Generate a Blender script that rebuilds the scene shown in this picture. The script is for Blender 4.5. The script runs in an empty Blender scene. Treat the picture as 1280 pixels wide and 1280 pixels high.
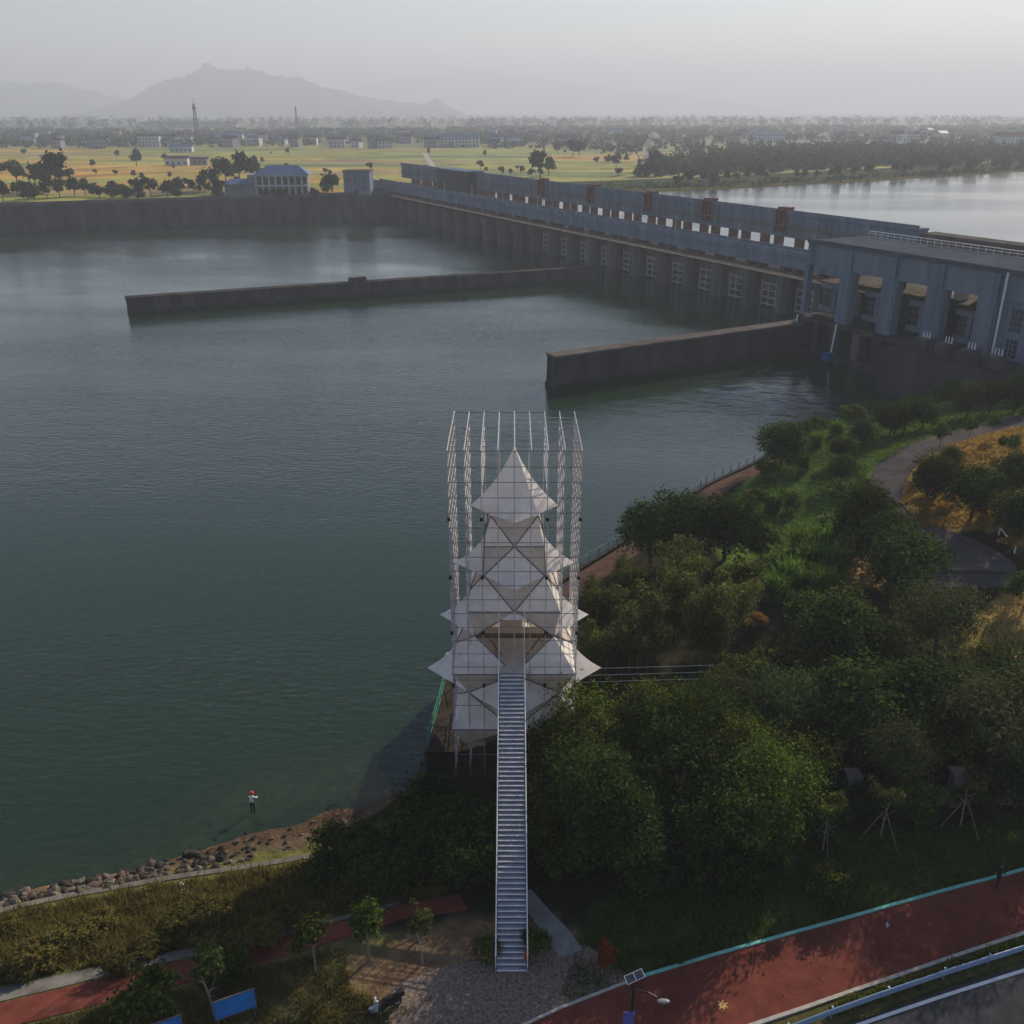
import bpy, math, random
import numpy as np
from mathutils import Vector, Matrix, geometry

R = math.radians
SC = bpy.context.scene
COL = SC.collection
rng = np.random.default_rng(11)
random.seed(5)

# ------------------------------------------------------------------ camera, sky, sun, exposure
CAM_H, PITCH, FPX = 46.0, R(23.05), 1180.0
cam_d = bpy.data.cameras.new('camera'); cam = bpy.data.objects.new('camera', cam_d); COL.objects.link(cam)
cam.location = (0, 0, CAM_H); cam.rotation_euler = (R(90) - PITCH, 0, 0)
cam_d.sensor_fit = 'HORIZONTAL'; cam_d.sensor_width = 36; cam_d.lens = 36 * FPX / 1280
cam_d.clip_start = 0.5; cam_d.clip_end = 60000
SC.camera = cam

SUN_AZ, SUN_EL = R(37), R(25)          # azimuth clockwise from +Y
world = bpy.data.worlds.new('World'); SC.world = world; world.use_nodes = True
wn = world.node_tree; bg = wn.nodes['Background']
sky = wn.nodes.new('ShaderNodeTexSky'); sky.sky_type = 'NISHITA'; sky.sun_disc = False
sky.sun_elevation = SUN_EL; sky.sun_rotation = SUN_AZ
sky.altitude = 50; sky.air_density = 1.2; sky.dust_density = 0.3; sky.ozone_density = 1.2
tint = wn.nodes.new('ShaderNodeVectorMath'); tint.operation = 'MULTIPLY'; tint.inputs[1].default_value = (0.99, 0.965, 1.11)
wn.links.new(sky.outputs[0], tint.inputs[0]); wn.links.new(tint.outputs[0], bg.inputs['Color']); bg.inputs['Strength'].default_value = 0.072

sd = bpy.data.lights.new('sun', 'SUN'); sun = bpy.data.objects.new('sun', sd); COL.objects.link(sun)
sd.energy = 5.0; sd.angle = R(0.5); sd.color = (1.0, 0.85, 0.65)
to_sun = Vector((math.sin(SUN_AZ) * math.cos(SUN_EL), math.cos(SUN_AZ) * math.cos(SUN_EL), math.sin(SUN_EL)))
sun.rotation_euler = (-to_sun).to_track_quat('-Z', 'Y').to_euler(); sun.location = (60, 120, 80)

SC.view_settings.view_transform = 'Standard'; SC.view_settings.look = 'None'
SC.view_settings.exposure = 0.62; SC.view_settings.gamma = 1.0
SC.render.engine = 'CYCLES'
cy = SC.cycles
cy.use_denoising = True
cy.max_bounces = 6; cy.diffuse_bounces = 2; cy.glossy_bounces = 3; cy.transmission_bounces = 3
cy.transparent_max_bounces = 8; cy.volume_bounces = 0
cy.sample_clamp_indirect = 4
HAZE_DENSITY = 0.00031

# ------------------------------------------------------------------ helpers: where a point of the photograph lies on a level
def G(px, py, z=0.0):
    u = (px - 640) / FPX; v = (640 - py) / FPX
    d = (u, math.cos(PITCH) + v * math.sin(PITCH), -math.sin(PITCH) + v * math.cos(PITCH))
    t = (z - CAM_H) / d[2]
    return Vector((d[0] * t, d[1] * t, z))

def project(x, y, z):
    dz = z - CAM_H
    dep = y * math.cos(PITCH) - dz * math.sin(PITCH); up = y * math.sin(PITCH) + dz * math.cos(PITCH)
    return 640 + FPX * x / dep, 640 - FPX * up / dep

# ------------------------------------------------------------------ materials
MATS = {}
def mat(name, c1, c2=None, rough=0.8, scale=1.0, metal=0.0, bump=0.0, bscale=8.0, detail=5.0, spec=0.08, stretch=(1, 1, 1), trans=0.0, ramp=(0.35, 0.65)):
    if name in MATS: return MATS[name]
    m = bpy.data.materials.new(name); m.use_nodes = True
    n, l = m.node_tree.nodes, m.node_tree.links
    p = n['Principled BSDF']
    p.inputs['Roughness'].default_value = rough; p.inputs['Metallic'].default_value = metal
    p.inputs['Specular IOR Level'].default_value = 0.0 if rough >= 0.7 and spec < 0.2 else max(spec, 0.2)
    c2 = c2 or c1
    geo = n.new('ShaderNodeNewGeometry')
    mp = n.new('ShaderNodeMapping'); mp.inputs['Scale'].default_value = stretch
    l.new(geo.outputs['Position'], mp.inputs['Vector'])
    nz = n.new('ShaderNodeTexNoise'); nz.inputs['Scale'].default_value = scale; nz.inputs['Detail'].default_value = detail
    nz.inputs['Roughness'].default_value = 0.65
    l.new(mp.outputs[0], nz.inputs['Vector'])
    rp = n.new('ShaderNodeValToRGB')
    rp.color_ramp.elements[0].position = ramp[0]; rp.color_ramp.elements[1].position = ramp[1]
    rp.color_ramp.elements[0].color = (*c1, 1); rp.color_ramp.elements[1].color = (*c2, 1)
    l.new(nz.outputs['Fac'], rp.inputs['Fac']); l.new(rp.outputs['Color'], p.inputs['Base Color'])
    if bump:
        b = n.new('ShaderNodeBump'); b.inputs['Strength'].default_value = bump; b.inputs['Distance'].default_value = 0.05
        n2 = n.new('ShaderNodeTexNoise'); n2.inputs['Scale'].default_value = bscale; n2.inputs['Detail'].default_value = 4
        l.new(geo.outputs['Position'], n2.inputs['Vector'])
        l.new(n2.outputs['Fac'], b.inputs['Height']); l.new(b.outputs[0], p.inputs['Normal'])
    if trans:
        tr = n.new('ShaderNodeBsdfTranslucent'); mx = n.new('ShaderNodeMixShader'); mx.inputs[0].default_value = trans
        l.new(rp.outputs['Color'], tr.inputs['Color'])
        l.new(p.outputs[0], mx.inputs[1]); l.new(tr.outputs[0], mx.inputs[2])
        l.new(mx.outputs[0], n['Material Output'].inputs['Surface'])
    MATS[name] = m
    return m

def leaf_mat(name, dark, light, trans=0.3, rough=0.75):
    if name in MATS: return MATS[name]
    m = bpy.data.materials.new(name); m.use_nodes = True
    n, l = m.node_tree.nodes, m.node_tree.links
    p = n['Principled BSDF']; p.inputs['Roughness'].default_value = rough; p.inputs['Specular IOR Level'].default_value = 0.0
    geo = n.new('ShaderNodeNewGeometry'); oi = n.new('ShaderNodeObjectInfo')
    rp = n.new('ShaderNodeValToRGB')
    rp.color_ramp.elements[0].color = (*dark, 1); rp.color_ramp.elements[1].color = (*light, 1)
    l.new(geo.outputs['Random Per Island'], rp.inputs['Fac'])
    hs = n.new('ShaderNodeHueSaturation')
    ma = n.new('ShaderNodeMapRange'); ma.inputs['To Min'].default_value = 0.75; ma.inputs['To Max'].default_value = 1.25
    l.new(oi.outputs['Random'], ma.inputs['Value']); l.new(ma.outputs[0], hs.inputs['Value'])
    mh = n.new('ShaderNodeMapRange'); mh.inputs['To Min'].default_value = 0.478; mh.inputs['To Max'].default_value = 0.512; wr = n.new('ShaderNodeMath'); wr.operation = 'FRACT'; wm = n.new('ShaderNodeMath'); wm.operation = 'MULTIPLY'; wm.inputs[1].default_value = 7.3
    l.new(oi.outputs['Random'], wm.inputs[0]); l.new(wm.outputs[0], wr.inputs[0]); l.new(wr.outputs[0], mh.inputs['Value']); l.new(mh.outputs[0], hs.inputs['Hue'])
    l.new(rp.outputs[0], hs.inputs['Color']); l.new(hs.outputs[0], p.inputs['Base Color'])
    tr = n.new('ShaderNodeBsdfTranslucent'); mx = n.new('ShaderNodeMixShader'); mx.inputs[0].default_value = trans
    l.new(hs.outputs[0], tr.inputs['Color']); l.new(p.outputs[0], mx.inputs[1]); l.new(tr.outputs[0], mx.inputs[2])
    l.new(mx.outputs[0], n['Material Output'].inputs['Surface'])
    MATS[name] = m
    return m

concrete = mat('weathered concrete', (0.08, 0.072, 0.066), (0.15, 0.135, 0.125), 0.85, 0.25, bump=0.3, stretch=(1, 1, 0.25))
concrete_dark = mat('wet stained concrete', (0.03, 0.03, 0.03), (0.075, 0.072, 0.07), 0.75, 0.22, bump=0.3, stretch=(1, 1, 0.2))
concrete_pale = mat('shade-blue concrete', (0.080, 0.110, 0.150), (0.190, 0.232, 0.285), 0.75, 0.4, stretch=(1, 1, 0.07), ramp=(0.25, 0.7))  # sky-blue shade of the dam faces is mixed into the base tone
concrete_sunlit = mat('sunlit-toned deck concrete', (0.40, 0.28, 0.19), (0.54, 0.39, 0.27), 0.85, 0.3)  # orange of the sunlit deck strip is put into this colour
dark_cladding = mat('dark cladding', (0.025, 0.027, 0.03), (0.045, 0.046, 0.05), 0.55, 0.3)
red_paint = mat('red hoist paint', (0.12, 0.03, 0.028), (0.19, 0.045, 0.04), 0.5, 1.0)
white_paint = mat('white paint', (0.62, 0.62, 0.60), (0.78, 0.78, 0.76), 0.5, 2.0)
glass_dark = mat('dark window glass', (0.015, 0.02, 0.025), (0.03, 0.035, 0.04), 0.12, 0.5, spec=0.6)
galv = mat('galvanised steel', (0.42, 0.41, 0.42), (0.58, 0.57, 0.57), 0.42, 3.0, metal=0.55)
steel_blue = mat('grey stair steel', (0.20, 0.22, 0.27), (0.28, 0.30, 0.35), 0.45, 2.0, metal=0.3)
nosing = mat('worn white nosing', (0.66, 0.66, 0.66), (0.8, 0.8, 0.8), 0.5, 2.0)
dark_steel = mat('dark steel tube', (0.09, 0.085, 0.10), (0.14, 0.13, 0.15), 0.5, 2.0, metal=0.3)
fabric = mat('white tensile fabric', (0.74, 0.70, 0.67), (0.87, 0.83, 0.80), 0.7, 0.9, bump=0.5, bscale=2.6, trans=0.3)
fabric_shaded = mat('beige shade-toned fabric', (0.52, 0.46, 0.41), (0.66, 0.59, 0.53), 0.75, 0.9, bump=0.5, bscale=2.6, trans=0.25)  # beige carries the shade of the wall and under panels
timber = mat('warm plywood deck', (0.40, 0.36, 0.33), (0.52, 0.47, 0.43), 0.7, 1.2)
bark = mat('bark', (0.06, 0.045, 0.035), (0.12, 0.095, 0.075), 0.9, 3.0)
pale_bark = mat('pale bark', (0.16, 0.15, 0.13), (0.28, 0.26, 0.22), 0.9, 3.0)
green_paint = mat('green railing paint', (0.05, 0.20, 0.14), (0.08, 0.26, 0.18), 0.5, 2.0)
teal_paint = mat('teal edge paint', (0.14, 0.42, 0.36), (0.24, 0.50, 0.44), 0.7, 2.5)
kerb_mat = mat('kerb concrete', (0.32, 0.31, 0.28), (0.45, 0.43, 0.38), 0.85, 2.0)
blue_paint = mat('blue sign paint', (0.02, 0.14, 0.42), (0.03, 0.19, 0.5), 0.4, 0.8)
rail_blue = mat('blue grey guard rail steel', (0.18, 0.26, 0.38), (0.26, 0.34, 0.46), 0.35, 1.2, metal=0.4)
red_track = mat('red resin track', (0.115, 0.034, 0.026), (0.175, 0.055, 0.04), 0.85, 0.9, bump=0.2, bscale=20)
asphalt = mat('asphalt', (0.035, 0.036, 0.04), (0.06, 0.06, 0.064), 0.85, 0.5, bump=0.3, bscale=25)
asphalt_old = mat('faded asphalt', (0.055, 0.052, 0.053), (0.10, 0.088, 0.083), 0.9, 0.35, bump=0.3, bscale=12)
gravel_m = mat('gravel', (0.06, 0.048, 0.038), (0.30, 0.235, 0.195), 0.9, 6.0, bump=0.9, bscale=9, ramp=(0.3, 0.72))
brown_path = mat('brown brick paving', (0.075, 0.045, 0.035), (0.12, 0.075, 0.058), 0.85, 0.7, bump=0.2, bscale=15)
black_plastic = mat('black plastic', (0.015, 0.015, 0.017), (0.03, 0.03, 0.032), 0.4, 2.0)
skin_m = mat('skin', (0.42, 0.24, 0.16), (0.48, 0.28, 0.19), 0.6, 3.0)

# ------------------------------------------------------------------ mesh builder and object helpers
class MB:
    def __init__(s): s.v = []; s.f = []; s.m = []
    def add(s, verts, faces, mi=0):
        o = len(s.v); s.v += [tuple(v) for v in verts]; s.f += [tuple(i + o for i in f) for f in faces]; s.m += [mi] * len(faces)
        return s
    def hexa(s, c, mi=0):              # 4 bottom then 4 top corners
        return s.add(c, [(3, 2, 1, 0), (4, 5, 6, 7), (0, 1, 5, 4), (1, 2, 6, 5), (2, 3, 7, 6), (3, 0, 4, 7)], mi)
    def box(s, x0, x1, y0, y1, z0, z1, mi=0):
        return s.hexa([(x0, y0, z0), (x1, y0, z0), (x1, y1, z0), (x0, y1, z0), (x0, y0, z1), (x1, y0, z1), (x1, y1, z1), (x0, y1, z1)], mi)
    def bar(s, a, b, w, h, mi=0):      # box beam from a to b, width w, height h
        a = Vector(a); b = Vector(b); d = (b - a).normalized()
        side = d.cross(Vector((0, 0, 1)))
        side = Vector((1, 0, 0)) if side.length < 1e-4 else side.normalized()
        up = side.cross(d); side = side * (w / 2); up = up * (h / 2)
        return s.hexa([a - side - up, a + side - up, b + side - up, b - side - up, a - side + up, a + side + up, b + side + up, b - side + up], mi)
    def tube(s, pts, rad, n=6, mi=0, caps=True):
        pts = [Vector(p) for p in pts]
        rad = [rad] * len(pts) if not hasattr(rad, '__len__') else rad
        vs, fs = [], []
        for i, p in enumerate(pts):
            d = (pts[min(i + 1, len(pts) - 1)] - pts[max(i - 1, 0)]).normalized()
            a = d.cross(Vector((0.13, 0.21, 1) if abs(d.z) < 0.95 else (1, 0.1, 0))).normalized(); b = d.cross(a)
            for k in range(n):
                t = 2 * math.pi * k / n
                vs.append(p + (a * math.cos(t) + b * math.sin(t)) * rad[i])
        for i in range(len(pts) - 1):
            for k in range(n):
                fs.append((i * n + k, i * n + (k + 1) % n, (i + 1) * n + (k + 1) % n, (i + 1) * n + k))
        if caps:
            fs.append(tuple(range(n - 1, -1, -1))); fs.append(tuple((len(pts) - 1) * n + k for k in range(n)))
        return s.add(vs, fs, mi)
    def ball(s, c, r, seg=8, rings=6, mi=0):
        r = (r, r, r) if not hasattr(r, '__len__') else r
        vs = [(c[0], c[1], c[2] - r[2])]; fs = []
        for i in range(1, rings):
            t = -math.pi / 2 + math.pi * i / rings
            for k in range(seg):
                a = 2 * math.pi * k / seg
                vs.append((c[0] + r[0] * math.cos(t) * math.cos(a), c[1] + r[1] * math.cos(t) * math.sin(a), c[2] + r[2] * math.sin(t)))
        vs.append((c[0], c[1], c[2] + r[2])); top = len(vs) - 1
        for k in range(seg):
            fs.append((0, 1 + (k + 1) % seg, 1 + k))
            for i in range(rings - 2):
                b = 1 + i * seg
                fs.append((b + k, b + (k + 1) % seg, b + seg + (k + 1) % seg, b + seg + k))
            b = 1 + (rings - 2) * seg
            fs.append((b + k, b + (k + 1) % seg, top))
        return s.add(vs, fs, mi)
    def build(s, name, mats, parent=None, world=True, smooth=False):
        me = bpy.data.meshes.new(name)
        off = Vector((0, 0, 0))
        if parent is not None and world:
            p = parent
            while p is not None: off += p.location; p = p.parent
        me.from_pydata([(v[0] - off.x, v[1] - off.y, v[2] - off.z) for v in s.v], [], s.f)
        mats = mats if isinstance(mats, (list, tuple)) else [mats]
        for m in mats: me.materials.append(m)
        if len(mats) > 1: me.polygons.foreach_set('material_index', s.m)
        if smooth: me.polygons.foreach_set('use_smooth', [True] * len(me.polygons))
        me.update()
        return link(name, me, parent)

def link(name, me, parent=None):
    o = bpy.data.objects.new(name, me); COL.objects.link(o)
    if parent is not None: o.parent = parent
    return o
def tag(o, label=None, cat=None, group=None, kind=None):
    if label: o['label'] = label
    if cat: o['category'] = cat
    if group: o['group'] = group
    if kind: o['kind'] = kind
    return o
def thing(name, label, cat, loc=(0, 0, 0), rz=0.0, group=None, scale=1.0):
    o = bpy.data.objects.new(name, None); COL.objects.link(o); o.empty_display_size = 0.3
    o.location = loc; o.rotation_euler = (0, 0, rz); o.scale = (scale,) * 3 if not hasattr(scale, '__len__') else scale
    return tag(o, label, cat, group)
def copy_tree(o, parent=None):
    c = o.copy(); COL.objects.link(c)
    if parent is not None: c.parent = parent
    for ch in list(o.children): copy_tree(ch, c)
    return c
def structure(o): o['kind'] = 'structure'; return o
def stuff(o, label=None, cat=None): tag(o, label, cat, None, 'stuff'); return o

def fast_mesh(name, verts, nper, mats, smooth=False):
    """many separate faces of nper corners each; verts (N*nper,3)"""
    me = bpy.data.meshes.new(name); nv = len(verts); nf = nv // nper
    me.vertices.add(nv); me.vertices.foreach_set('co', np.ascontiguousarray(verts, dtype=np.float32).ravel())
    me.loops.add(nv); me.loops.foreach_set('vertex_index', np.arange(nv, dtype=np.int32))
    me.polygons.add(nf); me.polygons.foreach_set('loop_start', np.arange(0, nv, nper, dtype=np.int32))
    for m in (mats if isinstance(mats, (list, tuple)) else [mats]): me.materials.append(m)
    me.update(calc_edges=True)
    return me

def grid_mesh(name, X, Y, Z, material):
    h, w = X.shape
    me = bpy.data.meshes.new(name)
    v = np.stack([X, Y, Z], -1).reshape(-1, 3)
    i = np.arange(h * w).reshape(h, w)
    q = np.stack([i[:-1, :-1], i[:-1, 1:], i[1:, 1:], i[1:, :-1]], -1).reshape(-1, 4)
    me.vertices.add(len(v)); me.vertices.foreach_set('co', v.astype(np.float32).ravel())
    me.loops.add(q.size); me.loops.foreach_set('vertex_index', q.astype(np.int32).ravel())
    me.polygons.add(len(q)); me.polygons.foreach_set('loop_start', np.arange(0, q.size, 4, dtype=np.int32))
    me.polygons.foreach_set('use_smooth', np.ones(len(q), dtype=bool))
    me.materials.append(material); me.update(calc_edges=True)
    return me

def pip(px, py, poly):
    px = np.asarray(px); py = np.asarray(py); ins = np.zeros(px.shape, bool)
    n = len(poly)
    for i in range(n):
        x1, y1 = poly[i][0], poly[i][1]; x2, y2 = poly[(i + 1) % n][0], poly[(i + 1) % n][1]
        c = ((y1 > py) != (y2 > py)) & (px < (x2 - x1) * (py - y1) / ((y2 - y1) or 1e-9) + x1)
        ins ^= c
    return ins

# ------------------------------------------------------------------ the dam's own frame: s along its axis (towards the near bank), n downstream
DA = Vector((64.45, 234.73, 0)); DE = Vector((.467, -.884, 0)).normalized(); DN = Vector((-.884, -.467, 0)).normalized()
def D(s, n, z): p = DA + DE * s + DN * n; return Vector((p.x, p.y, z))
def dbox(mb, s0, s1, n0, n1, z0, z1, mi=0):
    return mb.hexa([D(s0, n0, z0), D(s0, n1, z0), D(s1, n1, z0), D(s1, n0, z0), D(s0, n0, z1), D(s0, n1, z1), D(s1, n1, z1), D(s1, n0, z1)], mi)

# ------------------------------------------------------------------ terrain
EDGE = [(-6.7, 50), (-6.2, 54), (-5.7, 60), (-5.1, 66), (-2.6, 72), (6.5, 84.6), (14, 94.5), (23.5, 107.9), (32.5, 117), (41, 130), (52, 141), (61, 149), (68, 155)]
ctrl = []
def cp(px, py, z): g = G(px, py, z); ctrl.append((g.x, g.y, z))
for a in ((0, 1125, 0), (150, 1092, 0), (290, 1052, 0), (330, 1046, .05), (370, 1044, .05), (400, 1028, .04), (430, 1000, .0), (375, 1008, -.05), (338, 1028, -.04), (408, 966, -.16), (322, 1004, -.16), (300, 1026, -.12), (365, 985, -.22), (280, 1000, -.5), (445, 1015, .12), (490, 995, 0.15), (250, 1040, -.5),
          (0, 1140, 1.2), (200, 1106, 1.2), (390, 1072, 1.2), (470, 1040, 1.2), (520, 1010, 1.6),
          (60, 1190, 2.9), (200, 1160, 2.9), (400, 1110, 2.9), (500, 1070, 2.9),
          (0, 1250, 4.5), (160, 1215, 4.5), (330, 1180, 4.5), (440, 1145, 4.5), (540, 1110, 4.5),
          (0, 1285, 4.6), (200, 1235, 4.6), (330, 1205, 4.7), (100, 1290, 5), (400, 1250, 5), (638, 1213, 5), (620, 1275, 5), (520, 1200, 4.9), (560, 1060, 4.3), (600, 1000, 4.3),
          (700, 1262, 5), (850, 1208, 5), (1000, 1165, 5), (1280, 1088, 5), (800, 1285, 5), (940, 1280, 5), (1100, 1222, 5), (1280, 1165, 5), (1280, 1250, 5),
          (700, 1100, 4.8), (850, 1050, 4.8), (1000, 1080, 5), (1050, 1005, 5.6), (1280, 1000, 6), (860, 900, 4.6), (1000, 900, 5), (1250, 850, 6.5), (1030, 830, 5.5), (800, 830, 4.4),
          (1000, 610, 5.5), (1050, 560, 6), (950, 650, 4.8), (1100, 590, 7), (1180, 545, 8), (1280, 515, 9), (1230, 560, 9.8), (1270, 600, 9.5), (1200, 680, 7.5), (1180, 720, 7.2), (1230, 780, 7),
          (-40, 1160, 1.2), (-40, 1142, 0)):
    cp(*a)
ctrl += [(8.5, 84, 4.2), (16, 93, 4.2), (25.5, 106, 4.2), (34.5, 115, 4.2), (43, 128, 3.4), (54, 139, 2.2), (63, 147, 2.0), (70, 152, 2.4), (62, 140, 3.5), (72, 146, 4.5), (80, 138, 8.5),
         (-6, 52, 4.2), (-5, 60, 4.2), (-4, 66, 4.2), (0, 74, 4.2), (5, 55, 4.3), (10, 70, 4.3),
         (100, 140, 10), (140, 100, 10), (140, 30, 8), (80, 20, 5.5), (200, 60, 10), (60, 45, 5.6), (0, 20, 5), (30, 25, 5), (-30, 22, 5.2), (-60, 10, 5), (-120, 10, 5),
         (-70, 33, 0), (-70, 30, 1.2), (-130, 12, 0),
         (-60, 120, -5), (-20, 100, -5), (-25, 54, -1.5), (-15, 59, -0.8), (-11.5, 60.5, -0.5), (-16, 62, -1.3), (-10, 64, -1.3), (-8.5, 57.5, -0.8), (-10, 75, -3.5), (-40, 60, -3.5), (-60, 60, -4.5), (-120, 100, -6), (-35, 48, -0.9), (20, 140, -5), (0, 100, -5), (-100, 50, -4)]
C = np.array(ctrl)
def _U(r2): return np.where(r2 > 1e-9, 0.5 * r2 * np.log(np.maximum(r2, 1e-9)), 0)
def _fit(C):
    n = len(C); d2 = ((C[:, None, :2] - C[None, :, :2]) ** 2).sum(-1)
    K = np.zeros((n + 3, n + 3)); K[:n, :n] = _U(d2) + np.eye(n) * 4.0
    K[:n, n] = 1; K[:n, n + 1:] = C[:, :2]; K[n:, :n] = K[:n, n:].T
    return np.linalg.solve(K, np.concatenate([C[:, 2], [0, 0, 0]]))
W = _fit(C)
WPOLY = EDGE + [(72, 162), (110, 210), (-150, 300), (-150, 80), (-12, 70), (-11, 61), (-7.6, 55)]
def terrain(x, y):
    x = np.asarray(x, float); y = np.asarray(y, float); sh = x.shape
    P2 = np.stack([x.ravel(), y.ravel()], -1); out = np.empty(len(P2))
    for i in range(0, len(P2), 20000):
        q = P2[i:i + 20000]
        d2 = ((q[:, None, :] - C[None, :, :2]) ** 2).sum(-1)
        out[i:i + 20000] = _U(d2) @ W[:-3] + W[-3] + q @ W[-2:]
    out = np.clip(out, -6, 13).reshape(sh)
    return np.where(pip(x, y, WPOLY), np.minimum(out, -3.0), out)
def tz(x, y): return float(terrain(np.array([x]), np.array([y]))[0])
def ground_at(px, py, z0=5.0):
    z = z0
    for _ in range(6):
        g = G(px, py, z); z = 0.5 * z + 0.5 * max(tz(g.x, g.y), 0)
    g = G(px, py, z); return Vector((g.x, g.y, tz(g.x, g.y)))

xs = np.concatenate([np.arange(-200, -70, 5.0), np.arange(-70, 110, 0.9), np.arange(110, 212, 4.0)])
ys = np.concatenate([np.arange(-30, 20, 4.0), np.arange(20, 185, 0.9)])
X, Y = np.meshgrid(xs, ys); Z = terrain(X, Y)
over = ((X - DA.x) * DN.x + (Y - DA.y) * DN.y < 20)          # nothing of the bank under the powerhouse or beyond it
Z = np.where(over & (Y > 120), np.minimum(Z, 8.6), Z)
bankm = bpy.data.materials.new('bank ground'); bankm.use_nodes = True
def _bank():
    n, l = bankm.node_tree.nodes, bankm.node_tree.links; p = n['Principled BSDF']; p.inputs['Roughness'].default_value = 0.95
    p.inputs['Specular IOR Level'].default_value = 0.0
    at = n.new('ShaderNodeAttribute'); at.attribute_name = 'soil'
    geo = n.new('ShaderNodeNewGeometry'); nz = n.new('ShaderNodeTexNoise'); nz.inputs['Scale'].default_value = 0.9; nz.inputs['Detail'].default_value = 8; nz.inputs['Roughness'].default_value = 0.75
    l.new(geo.outputs['Position'], nz.inputs['Vector'])
    mr = n.new('ShaderNodeMapRange'); mr.inputs['From Min'].default_value = 0.3; mr.inputs['From Max'].default_value = 0.7; mr.inputs['To Min'].default_value = 0.45; mr.inputs['To Max'].default_value = 1.6
    l.new(nz.outputs['Fac'], mr.inputs['Value'])
    mx = n.new('ShaderNodeVectorMath'); mx.operation = 'SCALE'; l.new(at.outputs['Color'], mx.inputs[0]); l.new(mr.outputs[0], mx.inputs['Scale'])
    l.new(mx.outputs[0], p.inputs['Base Color'])
    b = n.new('ShaderNodeBump'); b.inputs['Strength'].default_value = 0.8; b.inputs['Distance'].default_value = 0.15
    n2 = n.new('ShaderNodeTexNoise'); n2.inputs['Scale'].default_value = 3.5; n2.inputs['Detail'].default_value = 6; l.new(geo.outputs['Position'], n2.inputs['Vector'])
    l.new(n2.outputs['Fac'], b.inputs['Height']); l.new(b.outputs[0], p.inputs['Normal'])
_bank()
gme = grid_mesh('ground', X, Y, Z, bankm)
PXX, PYY = np.vectorize(project)(X, np.maximum(Y, 22), Z)
soil = np.empty(X.shape + (3,)); soil[:] = (0.028, 0.027, 0.016)
def zone(mask, c): soil[mask] = c
zone(pip(PXX, PYY, [(-400, 1300), (-400, 1100), (400, 1050), (560, 1000), (560, 1110), (300, 1190), (0, 1262), (0, 1500)]), (0.10, 0.10, 0.032))
zone(pip(PXX, PYY, [(-400, 1700), (0, 1262), (330, 1190), (450, 1150), (560, 1190), (560, 1500)]), (0.10, 0.088, 0.036))
zone(pip(PXX, PYY, [(430, 1215), (560, 1150), (700, 1150), (760, 1240), (640, 1300), (430, 1230)]), (0.15, 0.10, 0.06))
zone(pip(PXX, PYY, [(690, 1250), (740, 1130), (1000, 1040), (1400, 1020), (1400, 1500), (690, 1500)]), (0.035, 0.05, 0.016))
zone(pip(PXX, PYY, [(900, 640), (960, 560), (1090, 525), (1150, 540), (1075, 600), (1060, 660), (900, 720)]), (0.075, 0.125, 0.028))
zone(pip(PXX, PYY, [(930, 600), (990, 540), (1140, 480), (1300, 450), (1300, 520), (1160, 530), (1060, 570)]), (0.06, 0.085, 0.025))
zone(pip(PXX, PYY, [(1090, 545), (1150, 505), (1400, 480), (1400, 515), (1180, 545), (1085, 600)]), (0.09, 0.15, 0.03))
zone(pip(PXX, PYY, [(1120, 625), (1150, 570), (1290, 525), (1340, 515), (1330, 660), (1150, 665)]), (0.26, 0.18, 0.06))
zone(pip(PXX, PYY, [(1200, 780), (1260, 740), (1340, 720), (1330, 860), (1210, 830)]), (0.22, 0.15, 0.05))
zone(pip(PXX, PYY, [(1060, 700), (1100, 690), (1110, 730), (1050, 740)]), (0.22, 0.14, 0.06))
zone(Z < 0.5, (0.11, 0.085, 0.055)); zone(Z < 0.2, (0.085, 0.056, 0.036)); zone(Z < -0.06, (0.30, 0.18, 0.095)); zone(Z < -0.6, (0.20, 0.135, 0.07)); zone(Z < -0.95, (0.11, 0.085, 0.045)); zone(Z < -1.8, (0.035, 0.042, 0.025))
ca = gme.color_attributes.new('soil', 'FLOAT_COLOR', 'POINT')
ca.data.foreach_set('color', np.concatenate([soil.reshape(-1, 3), np.ones((soil.shape[0] * soil.shape[1], 1))], 1).astype(np.float32).ravel())
structure(link('ground', gme))

def ribbon(name, left, right, material, lift=0.03, n=60, m=6, skirt=0.0):
    """a paved strip between two plan polylines, laid on the ground"""
    def resample(pl, k):
        pl = np.array([(p[0], p[1]) for p in pl]); d = np.concatenate([[0], np.cumsum(np.hypot(*np.diff(pl, axis=0).T))]); t = np.linspace(0, d[-1], k)
        return np.stack([np.interp(t, d, pl[:, 0]), np.interp(t, d, pl[:, 1])], -1)
    a, b = resample(left, n), resample(right, n); t = np.linspace(0, 1, m)[None, :, None]
    q = a[:, None, :] * (1 - t) + b[:, None, :] * t
    z = terrain(q[..., 0], q[..., 1]) + lift
    return link(name, grid_mesh(name, q[..., 0], q[..., 1], z, material))
def far_on(pl, d=55, back=0):
    """carries a plan line on beyond its last point (and its first)"""
    v = (pl[-1] - pl[-2]); v.z = 0; out = list(pl) + [pl[-1] + v.normalized() * d]
    if back: u = (pl[0] - pl[1]); u.z = 0; out = [pl[0] + u.normalized() * back] + out
    for p in (out[0], out[-1]): p.z = tz(p.x, p.y)
    return out
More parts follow.
